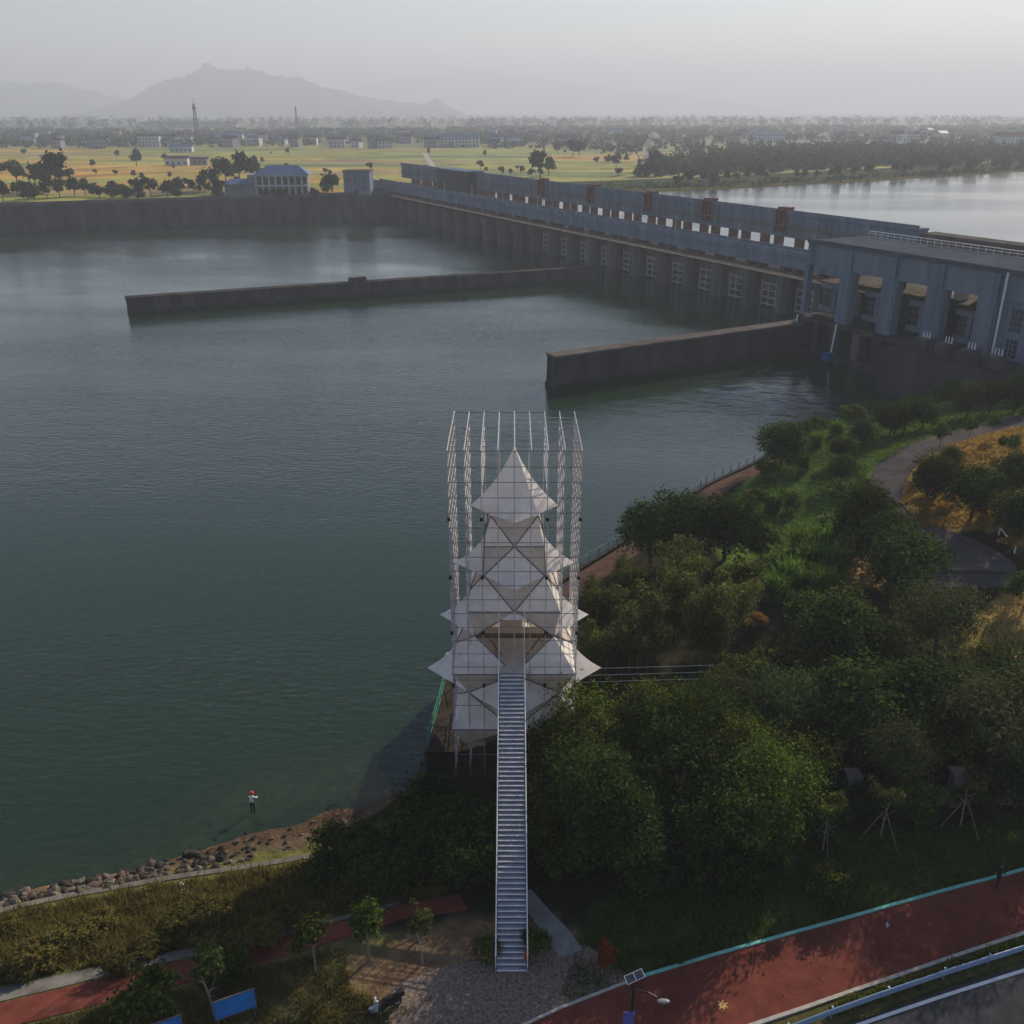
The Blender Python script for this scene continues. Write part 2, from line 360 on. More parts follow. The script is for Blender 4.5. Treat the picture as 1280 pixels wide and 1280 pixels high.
def kerb(name, line, w, h, material, lift=0.0):
    mb = MB()
    for a, b in zip(line[:-1], line[1:]):
        k = max(1, int((Vector(b[:2]) - Vector(a[:2])).length / 1.2))
        for i in range(k):
            p = [Vector((a[0] + (b[0] - a[0]) * t, a[1] + (b[1] - a[1]) * t, 0)) for t in (i / k, (i + 1) / k)]
            for q in p: q.z = tz(q.x, q.y) + h / 2 + lift - 0.05
            mb.bar(p[0], p[1], w, h + 0.1)
    return mb.build(name, material)

# ------------------------------------------------------------------ water
def water_mat(name, body, body2, rough, bump, trans):
    m = bpy.data.materials.new(name); m.use_nodes = True; n, l = m.node_tree.nodes, m.node_tree.links
    n.remove(n['Principled BSDF'])
    geo = n.new('ShaderNodeNewGeometry')
    def noise(scale, st=(1, 1, 1), det=3):
        mp = n.new('ShaderNodeMapping'); mp.inputs['Scale'].default_value = st; mp.inputs['Rotation'].default_value = (0, 0, 0.35); l.new(geo.outputs['Position'], mp.inputs['Vector'])
        t = n.new('ShaderNodeTexNoise'); t.inputs['Scale'].default_value = scale; t.inputs['Detail'].default_value = det; l.new(mp.outputs[0], t.inputs['Vector']); return t
    fine = noise(1.15, (0.6, 1.4, 1), 4); big = noise(0.16, (0.5, 1.2, 1), 2)
    patch = noise(0.012, (0.6, 1.6, 1), 4)
    pr = n.new('ShaderNodeMapRange'); pr.inputs['From Min'].default_value = 0.4; pr.inputs['From Max'].default_value = 0.62; pr.inputs['To Min'].default_value = 0.15; pr.inputs['To Max'].default_value = 1.1
    l.new(patch.outputs['Fac'], pr.inputs['Value'])
    ad = n.new('ShaderNodeMath'); ad.operation = 'MULTIPLY_ADD'; l.new(big.outputs['Fac'], ad.inputs[0]); ad.inputs[1].default_value = 0.9; l.new(fine.outputs['Fac'], ad.inputs[2])
    b = n.new('ShaderNodeBump'); b.inputs['Distance'].default_value = bump; l.new(pr.outputs[0], b.inputs['Strength']); l.new(ad.outputs[0], b.inputs['Height'])
    dist = n.new('ShaderNodeVectorMath'); dist.operation = 'DISTANCE'; l.new(geo.outputs['Position'], dist.inputs[0]); dist.inputs[1].default_value = (44, 158, 0)
    tb = n.new('ShaderNodeMapRange'); tb.inputs['From Min'].default_value = 36; tb.inputs['From Max'].default_value = 8; tb.inputs['To Min'].default_value = 0; tb.inputs['To Max'].default_value = 1; l.new(dist.outputs['Value'], tb.inputs['Value'])
    chop = noise(0.35, (0.8, 1.0, 1), 6); tm_ = n.new('ShaderNodeMath'); tm_.operation = 'MULTIPLY'; l.new(tb.outputs[0], tm_.inputs[0]); l.new(chop.outputs['Fac'], tm_.inputs[1])
    ad2 = n.new('ShaderNodeMath'); ad2.operation = 'MULTIPLY_ADD'; l.new(tm_.outputs[0], ad2.inputs[0]); ad2.inputs[1].default_value = 7.0; l.new(ad.outputs[0], ad2.inputs[2]); l.new(ad2.outputs[0], b.inputs['Height'])
    df = n.new('ShaderNodeBsdfDiffuse'); mixc = n.new('ShaderNodeMix'); mixc.data_type = 'RGBA'
    mixc.inputs['A'].default_value = (*body, 1); mixc.inputs['B'].default_value = (*body2, 1); l.new(patch.outputs['Fac'], mixc.inputs['Factor']); l.new(mixc.outputs['Result'], df.inputs['Color'])
    fo = n.new('ShaderNodeMapRange'); fo.inputs['From Min'].default_value = 0.5; fo.inputs['From Max'].default_value = 0.72; l.new(tm_.outputs[0], fo.inputs['Value'])
    mf = n.new('ShaderNodeMix'); mf.data_type = 'RGBA'; l.new(fo.outputs[0], mf.inputs['Factor']); l.new(mixc.outputs['Result'], mf.inputs['A']); mf.inputs['B'].default_value = (0.35, 0.42, 0.46, 1); l.new(mf.outputs['Result'], df.inputs['Color'])
    tp = n.new('ShaderNodeBsdfTransparent'); tp.inputs['Color'].default_value = (0.85, 0.88, 0.72, 1)
    m1 = n.new('ShaderNodeMixShader'); m1.inputs[0].default_value = trans; l.new(df.outputs[0], m1.inputs[1]); l.new(tp.outputs[0], m1.inputs[2])
    gl = n.new('ShaderNodeBsdfGlossy'); gl.inputs['Roughness'].default_value = rough; gl.inputs['Color'].default_value = (1, 1, 1, 1); l.new(b.outputs[0], gl.inputs['Normal'])
    fr = n.new('ShaderNodeFresnel'); fr.inputs['IOR'].default_value = 1.33; l.new(b.outputs[0], fr.inputs['Normal'])
    m2 = n.new('ShaderNodeMixShader'); l.new(fr.outputs[0], m2.inputs[0]); l.new(m1.outputs[0], m2.inputs[1]); l.new(gl.outputs[0], m2.inputs[2])
    l.new(m2.outputs[0], n['Material Output'].inputs['Surface'])
    return m
river_m = water_mat('green river water', (0.025, 0.056, 0.017), (0.040, 0.088, 0.050), 0.09, 0.13, 0.62)
lake_m = water_mat('still reservoir water', (0.03, 0.04, 0.04), (0.04, 0.05, 0.05), 0.12, 0.10, 0.0)
def sheet(name, pts, z, material, skirt=0.0):
    tri = geometry.tessellate_polygon([[Vector((p[0], p[1], 0)) for p in pts]])
    mb = MB(); mb.add([(p[0], p[1], z) for p in pts], [tuple(reversed(t)) if (Vector((*pts[t[1]], 0)) - Vector((*pts[t[0]], 0))).cross(Vector((*pts[t[2]], 0)) - Vector((*pts[t[0]], 0))).z < 0 else tuple(t) for t in tri])
    if skirt:
        k = len(pts)
        for i in range(k):
            a, b = pts[i], pts[(i + 1) % k]
            mb.add([(a[0], a[1], z), (b[0], b[1], z), (b[0], b[1], z - skirt), (a[0], a[1], z - skirt)], [(0, 1, 2, 3)])
    return structure(mb.build(name, material))
dfar, dnear = D(-300, -12, 0), D(260, -12, 0)
sheet('river_water', [(-2600, -900), (200, -900), (dnear.x, dnear.y), (dfar.x, dfar.y), (-80, 520), (-2600, 520)], 0.0, river_m)
sheet('river_bed', [(-2600, -900), (600, -900), (600, 620), (-2600, 620)], -6.6, mat('dark river mud', (0.02, 0.03, 0.018), (0.03, 0.04, 0.025), 0.95, 0.05))
bank = [(-76, 492), (84, 500), (210, 575), (342, 666), (600, 800), (1000, 960), (3000, 1500)]
r0, r1 = D(-292, -11, 0), D(900, -11, 0)
sheet('reservoir_water', [(r0.x, r0.y)] + bank + [(3000, -560), (r1.x, r1.y)], 9.0, lake_m)

# ------------------------------------------------------------------ far plain with fields
def field_mat():
    m = bpy.data.materials.new('patchwork fields'); m.use_nodes = True; n, l = m.node_tree.nodes, m.node_tree.links; p = n['Principled BSDF']
    p.inputs['Roughness'].default_value = 0.95; p.inputs['Specular IOR Level'].default_value = 0.1
    geo = n.new('ShaderNodeNewGeometry'); mp = n.new('ShaderNodeMapping'); mp.inputs['Rotation'].default_value = (0, 0, 0.12); mp.inputs['Scale'].default_value = (1 / 150, 1 / 46, 1)
    l.new(geo.outputs['Position'], mp.inputs['Vector'])
    vo = n.new('ShaderNodeTexVoronoi'); vo.distance = 'CHEBYCHEV'; vo.voronoi_dimensions = '2D'; vo.inputs['Scale'].default_value = 1; vo.inputs['Randomness'].default_value = 0.75
    l.new(mp.outputs[0], vo.inputs['Vector'])
    sp = n.new('ShaderNodeSeparateColor'); l.new(vo.outputs['Color'], sp.inputs[0])
    rp = n.new('ShaderNodeValToRGB'); rp.color_ramp.interpolation = 'CONSTANT'; e = rp.color_ramp.elements
    cols = [(0, (0.20, 0.22, 0.045)), (0.2, (0.34, 0.27, 0.05)), (0.4, (0.25, 0.25, 0.05)), (0.55, (0.13, 0.17, 0.05)), (0.68, (0.42, 0.25, 0.05)), (0.8, (0.27, 0.20, 0.08)), (0.92, (0.24, 0.27, 0.06))]
    e[0].position, e[0].color = cols[0][0], (*cols[0][1], 1); e[1].position, e[1].color = cols[1][0], (*cols[1][1], 1)
    for ps, c in cols[2:]: x = e.new(ps); x.color = (*c, 1)
    l.new(sp.outputs[0], rp.inputs['Fac'])
    nz = n.new('ShaderNodeTexNoise'); nz.inputs['Scale'].default_value = 0.03; nz.inputs['Detail'].default_value = 6; l.new(geo.outputs['Position'], nz.inputs['Vector'])
    mr = n.new('ShaderNodeMapRange'); mr.inputs['From Min'].default_value = 0.3; mr.inputs['From Max'].default_value = 0.7; mr.inputs['To Min'].default_value = 0.6; mr.inputs['To Max'].default_value = 1.3; l.new(nz.outputs['Fac'], mr.inputs['Value'])
    sc = n.new('ShaderNodeVectorMath'); sc.operation = 'SCALE'; l.new(rp.outputs[0], sc.inputs[0]); l.new(mr.outputs[0], sc.inputs['Scale'])
    # the ricefields give way to darker scrub and settlement further out
    sx = n.new('ShaderNodeSeparateXYZ'); l.new(geo.outputs['Position'], sx.inputs[0])
    far = n.new('ShaderNodeMapRange'); far.inputs['From Min'].default_value = 1000; far.inputs['From Max'].default_value = 1250; l.new(sx.outputs['Y'], far.inputs['Value'])
    mc = n.new('ShaderNodeMix'); mc.data_type = 'RGBA'; l.new(far.outputs[0], mc.inputs['Factor']); l.new(sc.outputs[0], mc.inputs['A']); mc.inputs['B'].default_value = (0.085, 0.10, 0.055, 1)
    l.new(mc.outputs['Result'], p.inputs['Base Color'])
    return m
e0, e1 = Vector((-207, 401, 0)), Vector((-67, 458, 0)); ed = (e1 - e0).normalized(); eb = Vector((-ed.y, ed.x, 0))
EL = e0 - ed * 2400
pb = [(EL + eb * 3), (e1 + eb * 3)]
sheet('plain', [(pb[0].x, pb[0].y), (pb[1].x, pb[1].y)] + bank + [(15000, 4500), (15000, 15000), (-15000, 15000), (-15000, -500)], 10.0, field_mat(), 14)

bs = [(x - 4 - 26 * (i > 0), y + 10 + 45 * (i > 0)) for i, (x, y) in enumerate(bank)]
sheet('far_bank', bank + bs[::-1], 10.06, mat('scrubby bank', (0.03, 0.042, 0.02), (0.075, 0.085, 0.04), .95, .08))

# ------------------------------------------------------------------ mountains
def mountain(name, pts, dist, depth, seed):
    """ridge heights read off the skyline, given a real body with spurs behind and in front"""
    r = np.random.default_rng(seed)
    px = np.array([p[0] for p in pts], float); el = np.array([(p[1]) for p in pts], float)
    n = 260; xs_ = np.linspace(px[0], px[-1], n)
    rows = []
    elev = np.interp(xs_, px, el)
    hx = (xs_ - 640) / FPX * dist * 0.925
    theta = PITCH + np.arctan((elev - 640) / FPX)
    hz = np.maximum(CAM_H - dist * np.tan(theta), 12)
    k = np.convolve(r.normal(0, 1, n + 60), np.ones(9) / 9, 'same')[30:-30]
    k2 = np.convolve(r.normal(0, 1, n + 60), np.ones(4) / 4, 'same')[30:-30]
    hz = hz * (1 + 0.075 * k + 0.05 * k2)
    m = 41; t = np.linspace(-1, 1, m)
    spur = np.zeros((m, n))
    for f in (6, 13, 29, 61):
        ph = r.uniform(0, 6.28, 2); spur += np.sin(np.linspace(0, f * 3.1, n)[None] + ph[0] + t[:, None] * r.uniform(-3, 3)) / f ** 0.7
    prof = (1 - np.abs(t)[:, None] ** 0.8)
    Zm = 9 + (hz[None] - 9) * np.clip(prof * (1 + 0.35 * spur * np.abs(t)[:, None] * 1.4), 0, 1.05)
    Xm = np.repeat(hx[None], m, 0); Ym = dist + t[:, None] * depth + np.zeros((1, n))
    Zm[0] = Zm[-1] = 8; Zm[:, 0] = Zm[:, -1] = 8
    o = link(name, grid_mesh(name, Xm, Ym, Zm, mat('forested mountain', (0.03, 0.045, 0.03), (0.06, 0.07, 0.04), 0.95, 0.004, spec=0.05)))
    return structure(o)
mountain('mountain', [(130, 142), (165, 128), (185, 113), (210, 101), (235, 97), (252, 90), (272, 79), (286, 85), (300, 89), (318, 86), (335, 91), (352, 92), (378, 100), (400, 108), (430, 113), (450, 119), (500, 127), (530, 131), (548, 124), (562, 134), (580, 141)], 6800, 1100, 3)
mountain('mountain', [(-300, 120), (-200, 100), (-80, 96), (0, 103), (50, 103), (90, 106), (140, 119), (170, 124), (230, 130), (300, 142)], 8200, 1100, 8)
mountain('mountain', [(330, 142), (430, 112), (520, 96), (600, 86), (680, 100), (780, 112), (880, 122), (1000, 142)], 14300, 700, 21)

# ------------------------------------------------------------------ haze: one box of even air round everything
hz = bpy.data.materials.new('haze air'); hz.use_nodes = True; hn = hz.node_tree.nodes; hn.remove(hn['Principled BSDF'])
pv = hn.new('ShaderNodeVolumePrincipled'); pv.inputs['Density'].default_value = HAZE_DENSITY; pv.inputs['Color'].default_value = (0.77, 0.86, 1.0, 1); pv.inputs['Anisotropy'].default_value = 0.15
hz.node_tree.links.new(pv.outputs[0], hn['Material Output'].inputs['Volume'])
hb = MB(); hb.box(-15500, 15500, -1200, 15500, -7.5, 520); hzo = hb.build('haze', hz); hzo['kind'] = 'stuff'; tag(hzo, 'pale haze lying over the river and far plain', 'haze')

# ------------------------------------------------------------------ paths and roads of the near bank
structure(ribbon('red_track', far_on([ground_at(x, y) for x, y in ((560, 1330), (640, 1289), (700, 1261), (800, 1222), (900, 1193), (1000, 1165), (1140, 1126), (1280, 1088), (1420, 1052), (1560, 1018))], back=14),
                 far_on([ground_at(x, y) for x, y in ((800, 1330), (880, 1301), (940, 1280), (1000, 1260), (1060, 1239), (1140, 1212), (1200, 1192), (1280, 1166), (1400, 1128), (1540, 1088))], back=14), red_track, 0.03, 90, 10))
structure(ribbon('verge', far_on([ground_at(x, y) for x, y in ((890, 1302), (950, 1281), (1010, 1261), (1070, 1240), (1150, 1213), (1290, 1167), (1540, 1092))], back=14),
                 far_on([ground_at(x, y) for x, y in ((960, 1318), (1020, 1293), (1080, 1270), (1160, 1240), (1240, 1213), (1290, 1197), (1540, 1122))], back=14), mat('verge soil', (0.05, 0.05, 0.02), (0.10, 0.09, 0.035), 0.95, 2.0), 0.026, 60, 4))
structure(ribbon('road', far_on([ground_at(x, y) for x, y in ((985, 1310), (1060, 1280), (1170, 1241), (1290, 1203), (1540, 1128))], back=14),
                 far_on([ground_at(x, y) for x, y in ((1100, 1500), (1300, 1480), (1500, 1420), (1700, 1350), (1900, 1260))], back=14), asphalt, 0.034, 60, 8))
wl = far_on([ground_at(x, y) for x, y in ((1010, 1302), (1070, 1280), (1170, 1246), (1290, 1208), (1540, 1133))], back=14)
structure(ribbon('road_marking', wl, [p + Vector((0.08, -0.17, 0)) for p in wl], white_paint, 0.042, 60, 2))
structure(ribbon('river_path', [ground_at(x, y) for x, y in ((-120, 1286), (0, 1254), (100, 1230), (215, 1203), (330, 1178), (440, 1148), (500, 1130), (575, 1118))],
                 [ground_at(x, y) for x, y in ((-120, 1322), (0, 1287), (100, 1262), (215, 1233), (330, 1203), (440, 1170), (500, 1150), (585, 1138))], red_track, 0.03, 60, 5))
structure(ribbon('path_border', [ground_at(x, y) for x, y in ((-120, 1262), (0, 1234), (100, 1213), (215, 1188), (330, 1168), (440, 1142), (500, 1126))],
                 [ground_at(x, y) for x, y in ((-120, 1283), (0, 1252), (100, 1228), (215, 1201), (330, 1176), (440, 1147), (500, 1130))], mat('pale cement strip', (0.09, 0.085, 0.078), (0.19, 0.18, 0.165), 0.9, 1.0), 0.034, 50, 3))
structure(ribbon('gravel_path', [ground_at(x, y) for x, y in ((470, 1262), (500, 1228), (560, 1206), (610, 1200), (665, 1190), (700, 1178), (735, 1182))],
                 [ground_at(x, y) for x, y in ((500, 1330), (560, 1318), (610, 1300), (650, 1284), (690, 1264), (740, 1244), (790, 1224))], gravel_m, 0.022, 40, 14))
structure(ribbon('concrete_path', [ground_at(x, y) for x, y in ((640, 1120), (660, 1142), (680, 1168), (700, 1197))],
                 [ground_at(x, y) for x, y in ((664, 1112), (688, 1140), (710, 1162), (729, 1188))], mat('pale slab concrete', (0.16, 0.16, 0.155), (0.25, 0.25, 0.24), .85, 1.0), 0.05, 20, 4))
structure(ribbon('promenade', [Vector((p[0] + .3, p[1] - .3, 0)) for p in EDGE[3:9]],
                 [Vector((p[0] + d[0], p[1] + d[1], 0)) for p, d in zip(EDGE[3:9], ((5, -1), (4.5, -2), (3.2, -2.4), (2.8, -2.6), (2.8, -2.6), (3, -2), (3, -2), (3, -2), (3, -2), (3, -2)))], brown_path, 0.035, 90, 5))
structure(ribbon('old_road', [ground_at(x, y, 7) for x, y in ((1150, 735), (1157, 705), (1150, 675), (1128, 645), (1100, 622), (1086, 603), (1092, 584), (1112, 567), (1135, 556), (1160, 547), (1230, 532), (1300, 512), (1420, 480))],
                 [ground_at(x, y, 7) for x, y in ((1290, 735), (1262, 700), (1225, 678), (1175, 660), (1142, 642), (1128, 622), (1130, 604), (1142, 586), (1160, 571), (1182, 561), (1240, 545), (1300, 530), (1420, 500))], asphalt_old, 0.05, 70, 7))
o = kerb('teal_kerb', far_on([ground_at(x, y) for x, y in ((803, 1221), (900, 1192), (1000, 1164), (1140, 1125), (1280, 1087), (1420, 1051), (1560, 1017))]), 0.17, 0.10, teal_paint); structure(o)
structure(kerb('grey_kerb', [ground_at(x, y) for x, y in ((560, 1330), (640, 1289), (700, 1261), (800, 1222))], 0.14, 0.10, kerb_mat))
structure(kerb('verge_kerb', [ground_at(x, y) for x, y in ((870, 1306), (945, 1281), (1005, 1261), (1065, 1240), (1145, 1213), (1285, 1166), (1540, 1089))], 0.2, 0.12, kerb_mat))
structure(kerb('shore_kerb', [ground_at(x, y, 1.2) for x, y in ((-140, 1174), (0, 1140), (100, 1118), (215, 1098), (300, 1086), (390, 1071))], 0.42, 0.14, mat('dirty shore concrete', (0.13, 0.12, 0.10), (0.24, 0.22, 0.185), .9, 1.2)))
structure(ribbon('foot_track', [ground_at(x, y, 3) for x, y in ((226, 1100), (224, 1120), (222, 1140))], [ground_at(x, y, 3) for x, y in ((231, 1100), (231, 1120), (230, 1140))], kerb_mat, 0.04, 12, 3))
def painted_leaf(name, px, py, size, rot, material, label, pts):
    c = ground_at(px, py); vs = [Vector((c.x, c.y, 0))]
    for i, r in enumerate(pts):
        a = rot + 2 * math.pi * i / len(pts); vs.append(Vector((c.x + math.cos(a) * r * size, c.y + math.sin(a) * r * size, 0)))
    for v in vs: v.z = tz(v.x, v.y) + 0.04
    mb = MB(); mb.add(vs, [(0, i, i % len(pts) + 1) for i in range(1, len(pts) + 1)])
    tag(mb.build(name, material), label, 'road marking')
painted_leaf('leaf_marking', 903, 1257, 0.34, 0.4, mat('ochre road paint', (0.48, 0.33, 0.12), (0.6, 0.42, 0.17), 0.7, 3), 'ochre seven-pointed leaf painted on the red track', (1, .45, .95, .42, 1, .45, .9, .4, 1, .42, .85, .4, .95, .42))
painted_leaf('leaf_marking', 1109, 1157, 0.26, 1.2, mat('faded grey paint', (0.34, 0.33, 0.34), (0.45, 0.44, 0.45), 0.7, 3), 'small faded grey mark painted on the shaded red track', (1, .35, .5, .3, .9, .3, .6, .35))

# ------------------------------------------------------------------ embankment wall, guide walls, platform walls
em = thing('embankment_wall', 'long dark concrete river embankment wall below the far fields', 'embankment', tuple(e1))
mb = MB()
def EP(t, q, z): p = e1 + ed * t + eb * q; return Vector((p.x, p.y, z))
for a, b in ((-2400, -200), (-200, 12)):
    mb.add([EP(a, -4, -2), EP(b, -4, -2), EP(b, 0, 10.3), EP(a, 0, 10.3), EP(a, 6, 10.3), EP(b, 6, 10.3)], [(0, 1, 2, 3), (3, 2, 5, 4)])
mb.build('sloped_face', concrete_dark, em)
mb = MB(); mb.hexa([EP(-2400, -.3, 10.2), EP(12, -.3, 10.2), EP(12, .4, 10.2), EP(-2400, .4, 10.2), EP(-2400, -.3, 11.5), EP(12, -.3, 11.5), EP(12, .4, 11.5), EP(-2400, .4, 11.5)]); mb.build('parapet', concrete, em)
mb = MB()
for k in range(40): mb.hexa([EP(-170 + k * 4.5 + x, -4.2 + (3.9 if zz else 0) + y, zz * 10.15 - (0 if zz else 1)) for zz in (0, 1) for x, y in ((0, 0), (.5, 0), (.5, .4), (0, .4))])
mb.build('buttress', concrete_dark, em)['kind'] = 'stuff'

def wall_between(name, label, a, b, z1, w, caps, mb_extra=None):
    t = thing(name, label, 'guide wall', (a[0], a[1], 0))
    a = Vector((a[0], a[1], 0)); b = Vector((b[0], b[1], 0)); d = (b - a).normalized(); s = Vector((d.y, -d.x, 0))
    mb = MB(); h = w / 2
    def P(p, q, z): return Vector((*(p + s * q).xy, z))
    mb.hexa([P(a, h + .5, -4), P(b, h + .5, -4), P(b, -h - .5, -4), P(a, -h - .5, -4), P(a, h, z1 - .35), P(b, h, z1 - .35), P(b, -h, z1 - .35), P(a, -h, z1 - .35)])
    mb.build('wall_body', concrete_dark, t)
    mb = MB(); mb.hexa([P(a - d * .2, h + .15, z1 - .35), P(b, h + .15, z1 - .35), P(b, -h - .15, z1 - .35), P(a - d * .2, -h - .15, z1 - .35), P(a - d * .2, h + .15, z1), P(b, h + .15, z1), P(b, -h - .15, z1), P(a - d * .2, -h - .15, z1)])
    mb.build('coping', caps, t)
    mb = MB(); mb.hexa([P(a - d * .1, h + .62, -3), P(b, h + .62, -3), P(b, -h - .62, -3), P(a - d * .1, -h - .62, -3), P(a - d * .1, h + .52, 0.8), P(b, h + .52, 0.8), P(b, -h - .52, 0.8), P(a - d * .1, -h - .52, 0.8)]); mb.build('tide_band', mat('wet algae band', (0.012, 0.015, 0.011), (0.03, 0.034, 0.024), .6, .6), t)
    L = (b - a).length; mb = MB()
    k = 6.0
    while k < L:
        p = a + d * k
        mb.hexa([P(p, h + .42, 0.0), P(p + d * .25, h + .42, 0.0), P(p + d * .25, h + .05, 0.0), P(p, h + .05, 0.0), P(p, h + .1, z1 - .4), P(p + d * .25, h + .1, z1 - .4), P(p + d * .25, h - .1, z1 - .4), P(p, h - .1, z1 - .4)]); k += 7.5
    mb.build('joint_rib', concrete_dark, t)['kind'] = 'stuff'
    return t, d, s, P
g1 = G(160, 391, 0); g1b = G(745, 349, 0)
t, d, s, P = wall_between('guide_wall', 'long low dark guide wall reaching across the river from the sluices', g1, g1b, 3.9, 3.0, concrete_dark)
mb = MB(); p = Vector((g1.x, g1.y, 0)) + d * ((g1b - g1).length * 0.43); mb.hexa([P(p, .9, 3.8), P(p + d * 4.5, .9, 3.8), P(p + d * 4.5, -.9, 3.8), P(p, -.9, 3.8), P(p, .9, 5), P(p + d * 4.5, .9, 5), P(p + d * 4.5, -.9, 5), P(p, -.9, 5)]); mb.build('gauge_block', concrete_dark, t)
wall_between('guide_wall', 'shorter taller dark guide wall jutting out beside the powerhouse', G(689, 484, 0), D(33, 21, 0), 6.0, 3.0, concrete)

# ------------------------------------------------------------------ the barrage
dam = thing('barrage', 'long grey concrete sluice barrage crossing the river on many piers', 'dam', tuple(D(-140, -8, 0)))
pier_mb = MB()
S0, S1, BAY = -285.0, 31.0, 12.5
pier_s = [2 - BAY * k for k in range(-2, 24)]
for i, s_ in enumerate(pier_s):
    mb = MB()
    prof = [(-1.7, -24), (1.7, -24), (1.7, -1.2), (0.9, 0.4), (-0.9, 0.4), (-1.7, -1.2)]
    vs = [D(s_ + a, n_, -4) for a, n_ in prof] + [D(s_ + a, n_, 9.2) for a, n_ in prof]; k = len(prof)
    mb.add(vs, [tuple(range(k))[::-1], tuple(range(k, 2 * k))] + [(j, (j + 1) % k, k + (j + 1) % k, k + j) for j in range(k)])
    mb.build('pier', concrete, dam)
for i, s_ in enumerate(pier_s[:-1]):
    a, b = s_ - BAY + 1.7, s_ - 1.7
    mb = MB(); dbox(mb, a, b, -5, -3.4, 4.6, 9.2); mb.build('breast_wall', concrete, dam)
    mb = MB()
    dbox(mb, a, b, -4.4, -4.0, -3, 4.6, 1)
    if s_ > -115:
        w = (b - a)
        for q in range(4): dbox(mb, a + .4 + q * (w - 1.1) / 3, a + .7 + q * (w - 1.1) / 3, -3.9, -3.3, 0.2, 6.5)
        for q in range(4): dbox(mb, a + .4, b - .4, -3.85, -3.35, 0.6 + q * 1.7, 0.95 + q * 1.7)
    gt = mb.build('sluice_gate', [mat('weathered white gate steel', (0.26, 0.27, 0.28), (0.42, 0.42, 0.42), .6, 1.0), concrete_dark], dam)
mb = MB(); dbox(mb, S0, S1, -25, -24, -7, 9.7); mb.build('weir_sill', concrete_dark, dam)
mb = MB(); dbox(mb, S0, S1, -24, 0.9, 9.2, 9.8); mb.build('service_deck', concrete_sunlit, dam)
mb = MB(); dbox(mb, S0, S1, 0.65, 0.75, 10.65, 10.75)
for k in range(160): dbox(mb, S0 + 1 + k * 1.96, S0 + 1.08 + k * 1.96, 0.66, 0.74, 9.8, 10.65)
mb.build('deck_railing', dark_steel, dam)['kind'] = 'stuff'
for i, s_ in enumerate(pier_s):
    for q in (-1.6, 2.6):
        mb = MB(); dbox(mb, s_ + q, s_ + q + 1.3, -3.4, -0.6, 9.8, 11.35); mb.build('bridge_column', mat('brown stained concrete', (0.10, 0.07, 0.055), (0.17, 0.12, 0.095), 0.85, 0.5), dam)
mb = MB(); dbox(mb, S0, S1, -4.2, 0.2, 11.35, 14.0)
dbox(mb, S0, S1, -4.6, 0.6, 14.0, 14.35); dbox(mb, S0, S1, 0.2, 0.42, 11.35, 11.7); dbox(mb, S0, S1, 0.25, 0.5, 14.35, 15.35); dbox(mb, S0, S1, -4.5, -4.25, 14.35, 15.35)
for k in range(26): dbox(mb, pier_s[k] - .12, pier_s[k] + .12, 0.2, 0.32, 11.7, 14.0)
mb.build('road_bridge', concrete_pale, dam)
mb = MB(); dbox(mb, S0 + 1, S1 - 1, -4.2, 0.2, 14.354, 14.36); mb.build('bridge_roadway', asphalt, dam)
GN = -18.0
for i in range(23):
    for q in (0.0, 5.4):
        s_ = -278 + i * 13.2 + q
        mb = MB(); dbox(mb, s_, s_ + 1.7, GN - 2.4, GN - .3, 9.8, 15.2); mb.build('gantry_column', mat('brown stained concrete', (0.10, 0.07, 0.055), (0.17, 0.12, 0.095)), dam)
mb = MB(); g0, g1_ = -290, 25
dbox(mb, g0, g1_, GN - 2.8, GN, 15.2, 20.9); dbox(mb, g0, g1_, GN - 3.2, GN + .5, 20.9, 21.35); dbox(mb, g0, g1_, GN, GN + .35, 17.6, 18.0); dbox(mb, g0, g1_, GN, GN + .2, 15.2, 15.6)
dbox(mb, g0, g1_, GN + .2, GN + .4, 21.35, 22.1)
mb.build('gantry_beam', concrete_pale, dam)
mb = MB(); dbox(mb, g0, g1_, GN + .36, GN + 1.3, 18.0, 18.12)
for k in range(105): dbox(mb, g0 + 1 + k * 3, g0 + 1.06 + k * 3, GN + 1.2, GN + 1.26, 18.12, 19.1)
dbox(mb, g0, g1_, GN + 1.2, GN + 1.26, 19.05, 19.12); mb.build('gantry_walkway', mat('ochre walkway paint', (0.20, 0.17, 0.09), (0.28, 0.24, 0.14), .7), dam)['kind'] = 'stuff'
mb = MB()
for k in range(22): dbox(mb, g0 + 7 + k * 14, g0 + 7.25 + k * 14, GN + .02, GN + .12, 15.6, 20.9)
mb.build('beam_rib', concrete, dam)['kind'] = 'stuff'
mb = MB(); dbox(mb, 25, 120, GN - 5, GN - 1, 4, 20.0); dbox(mb, 25, 120, GN - 5.4, GN - .6, 20.0, 20.5); mb.build('intake_wall', concrete, dam)
for s_ in (-148, -113, -79, -50, -19):
    mb = MB()
    for q in (-1.5, 0, 1.5): dbox(mb, s_ + q - .3, s_ + q + .3, GN + .5, GN + 1.0, 16.4, 21.6)
    dbox(mb, s_ - 1.7, s_ + 1.7, GN - 2.0, GN + 1.1, 21.6, 22.0)
    for q in (-1.2, 1.0): dbox(mb, s_ + q - .5, s_ + q + .5, GN - 2.4, GN + .4, 22.0, 22.6)
    mb.build('gate_hoist', red_paint, dam)
mb = MB(); dbox(mb, -236, -205, GN - 3.4, GN + 4.2, 12.2, 21.9); mb.build('hoist_house', dark_cladding, dam)
mb = MB(); dbox(mb, -236.6, -204.4, GN - 3.8, GN + 4.6, 21.9, 22.3); mb.build('hoist_house_roof', concrete_pale, dam)
mb = MB()
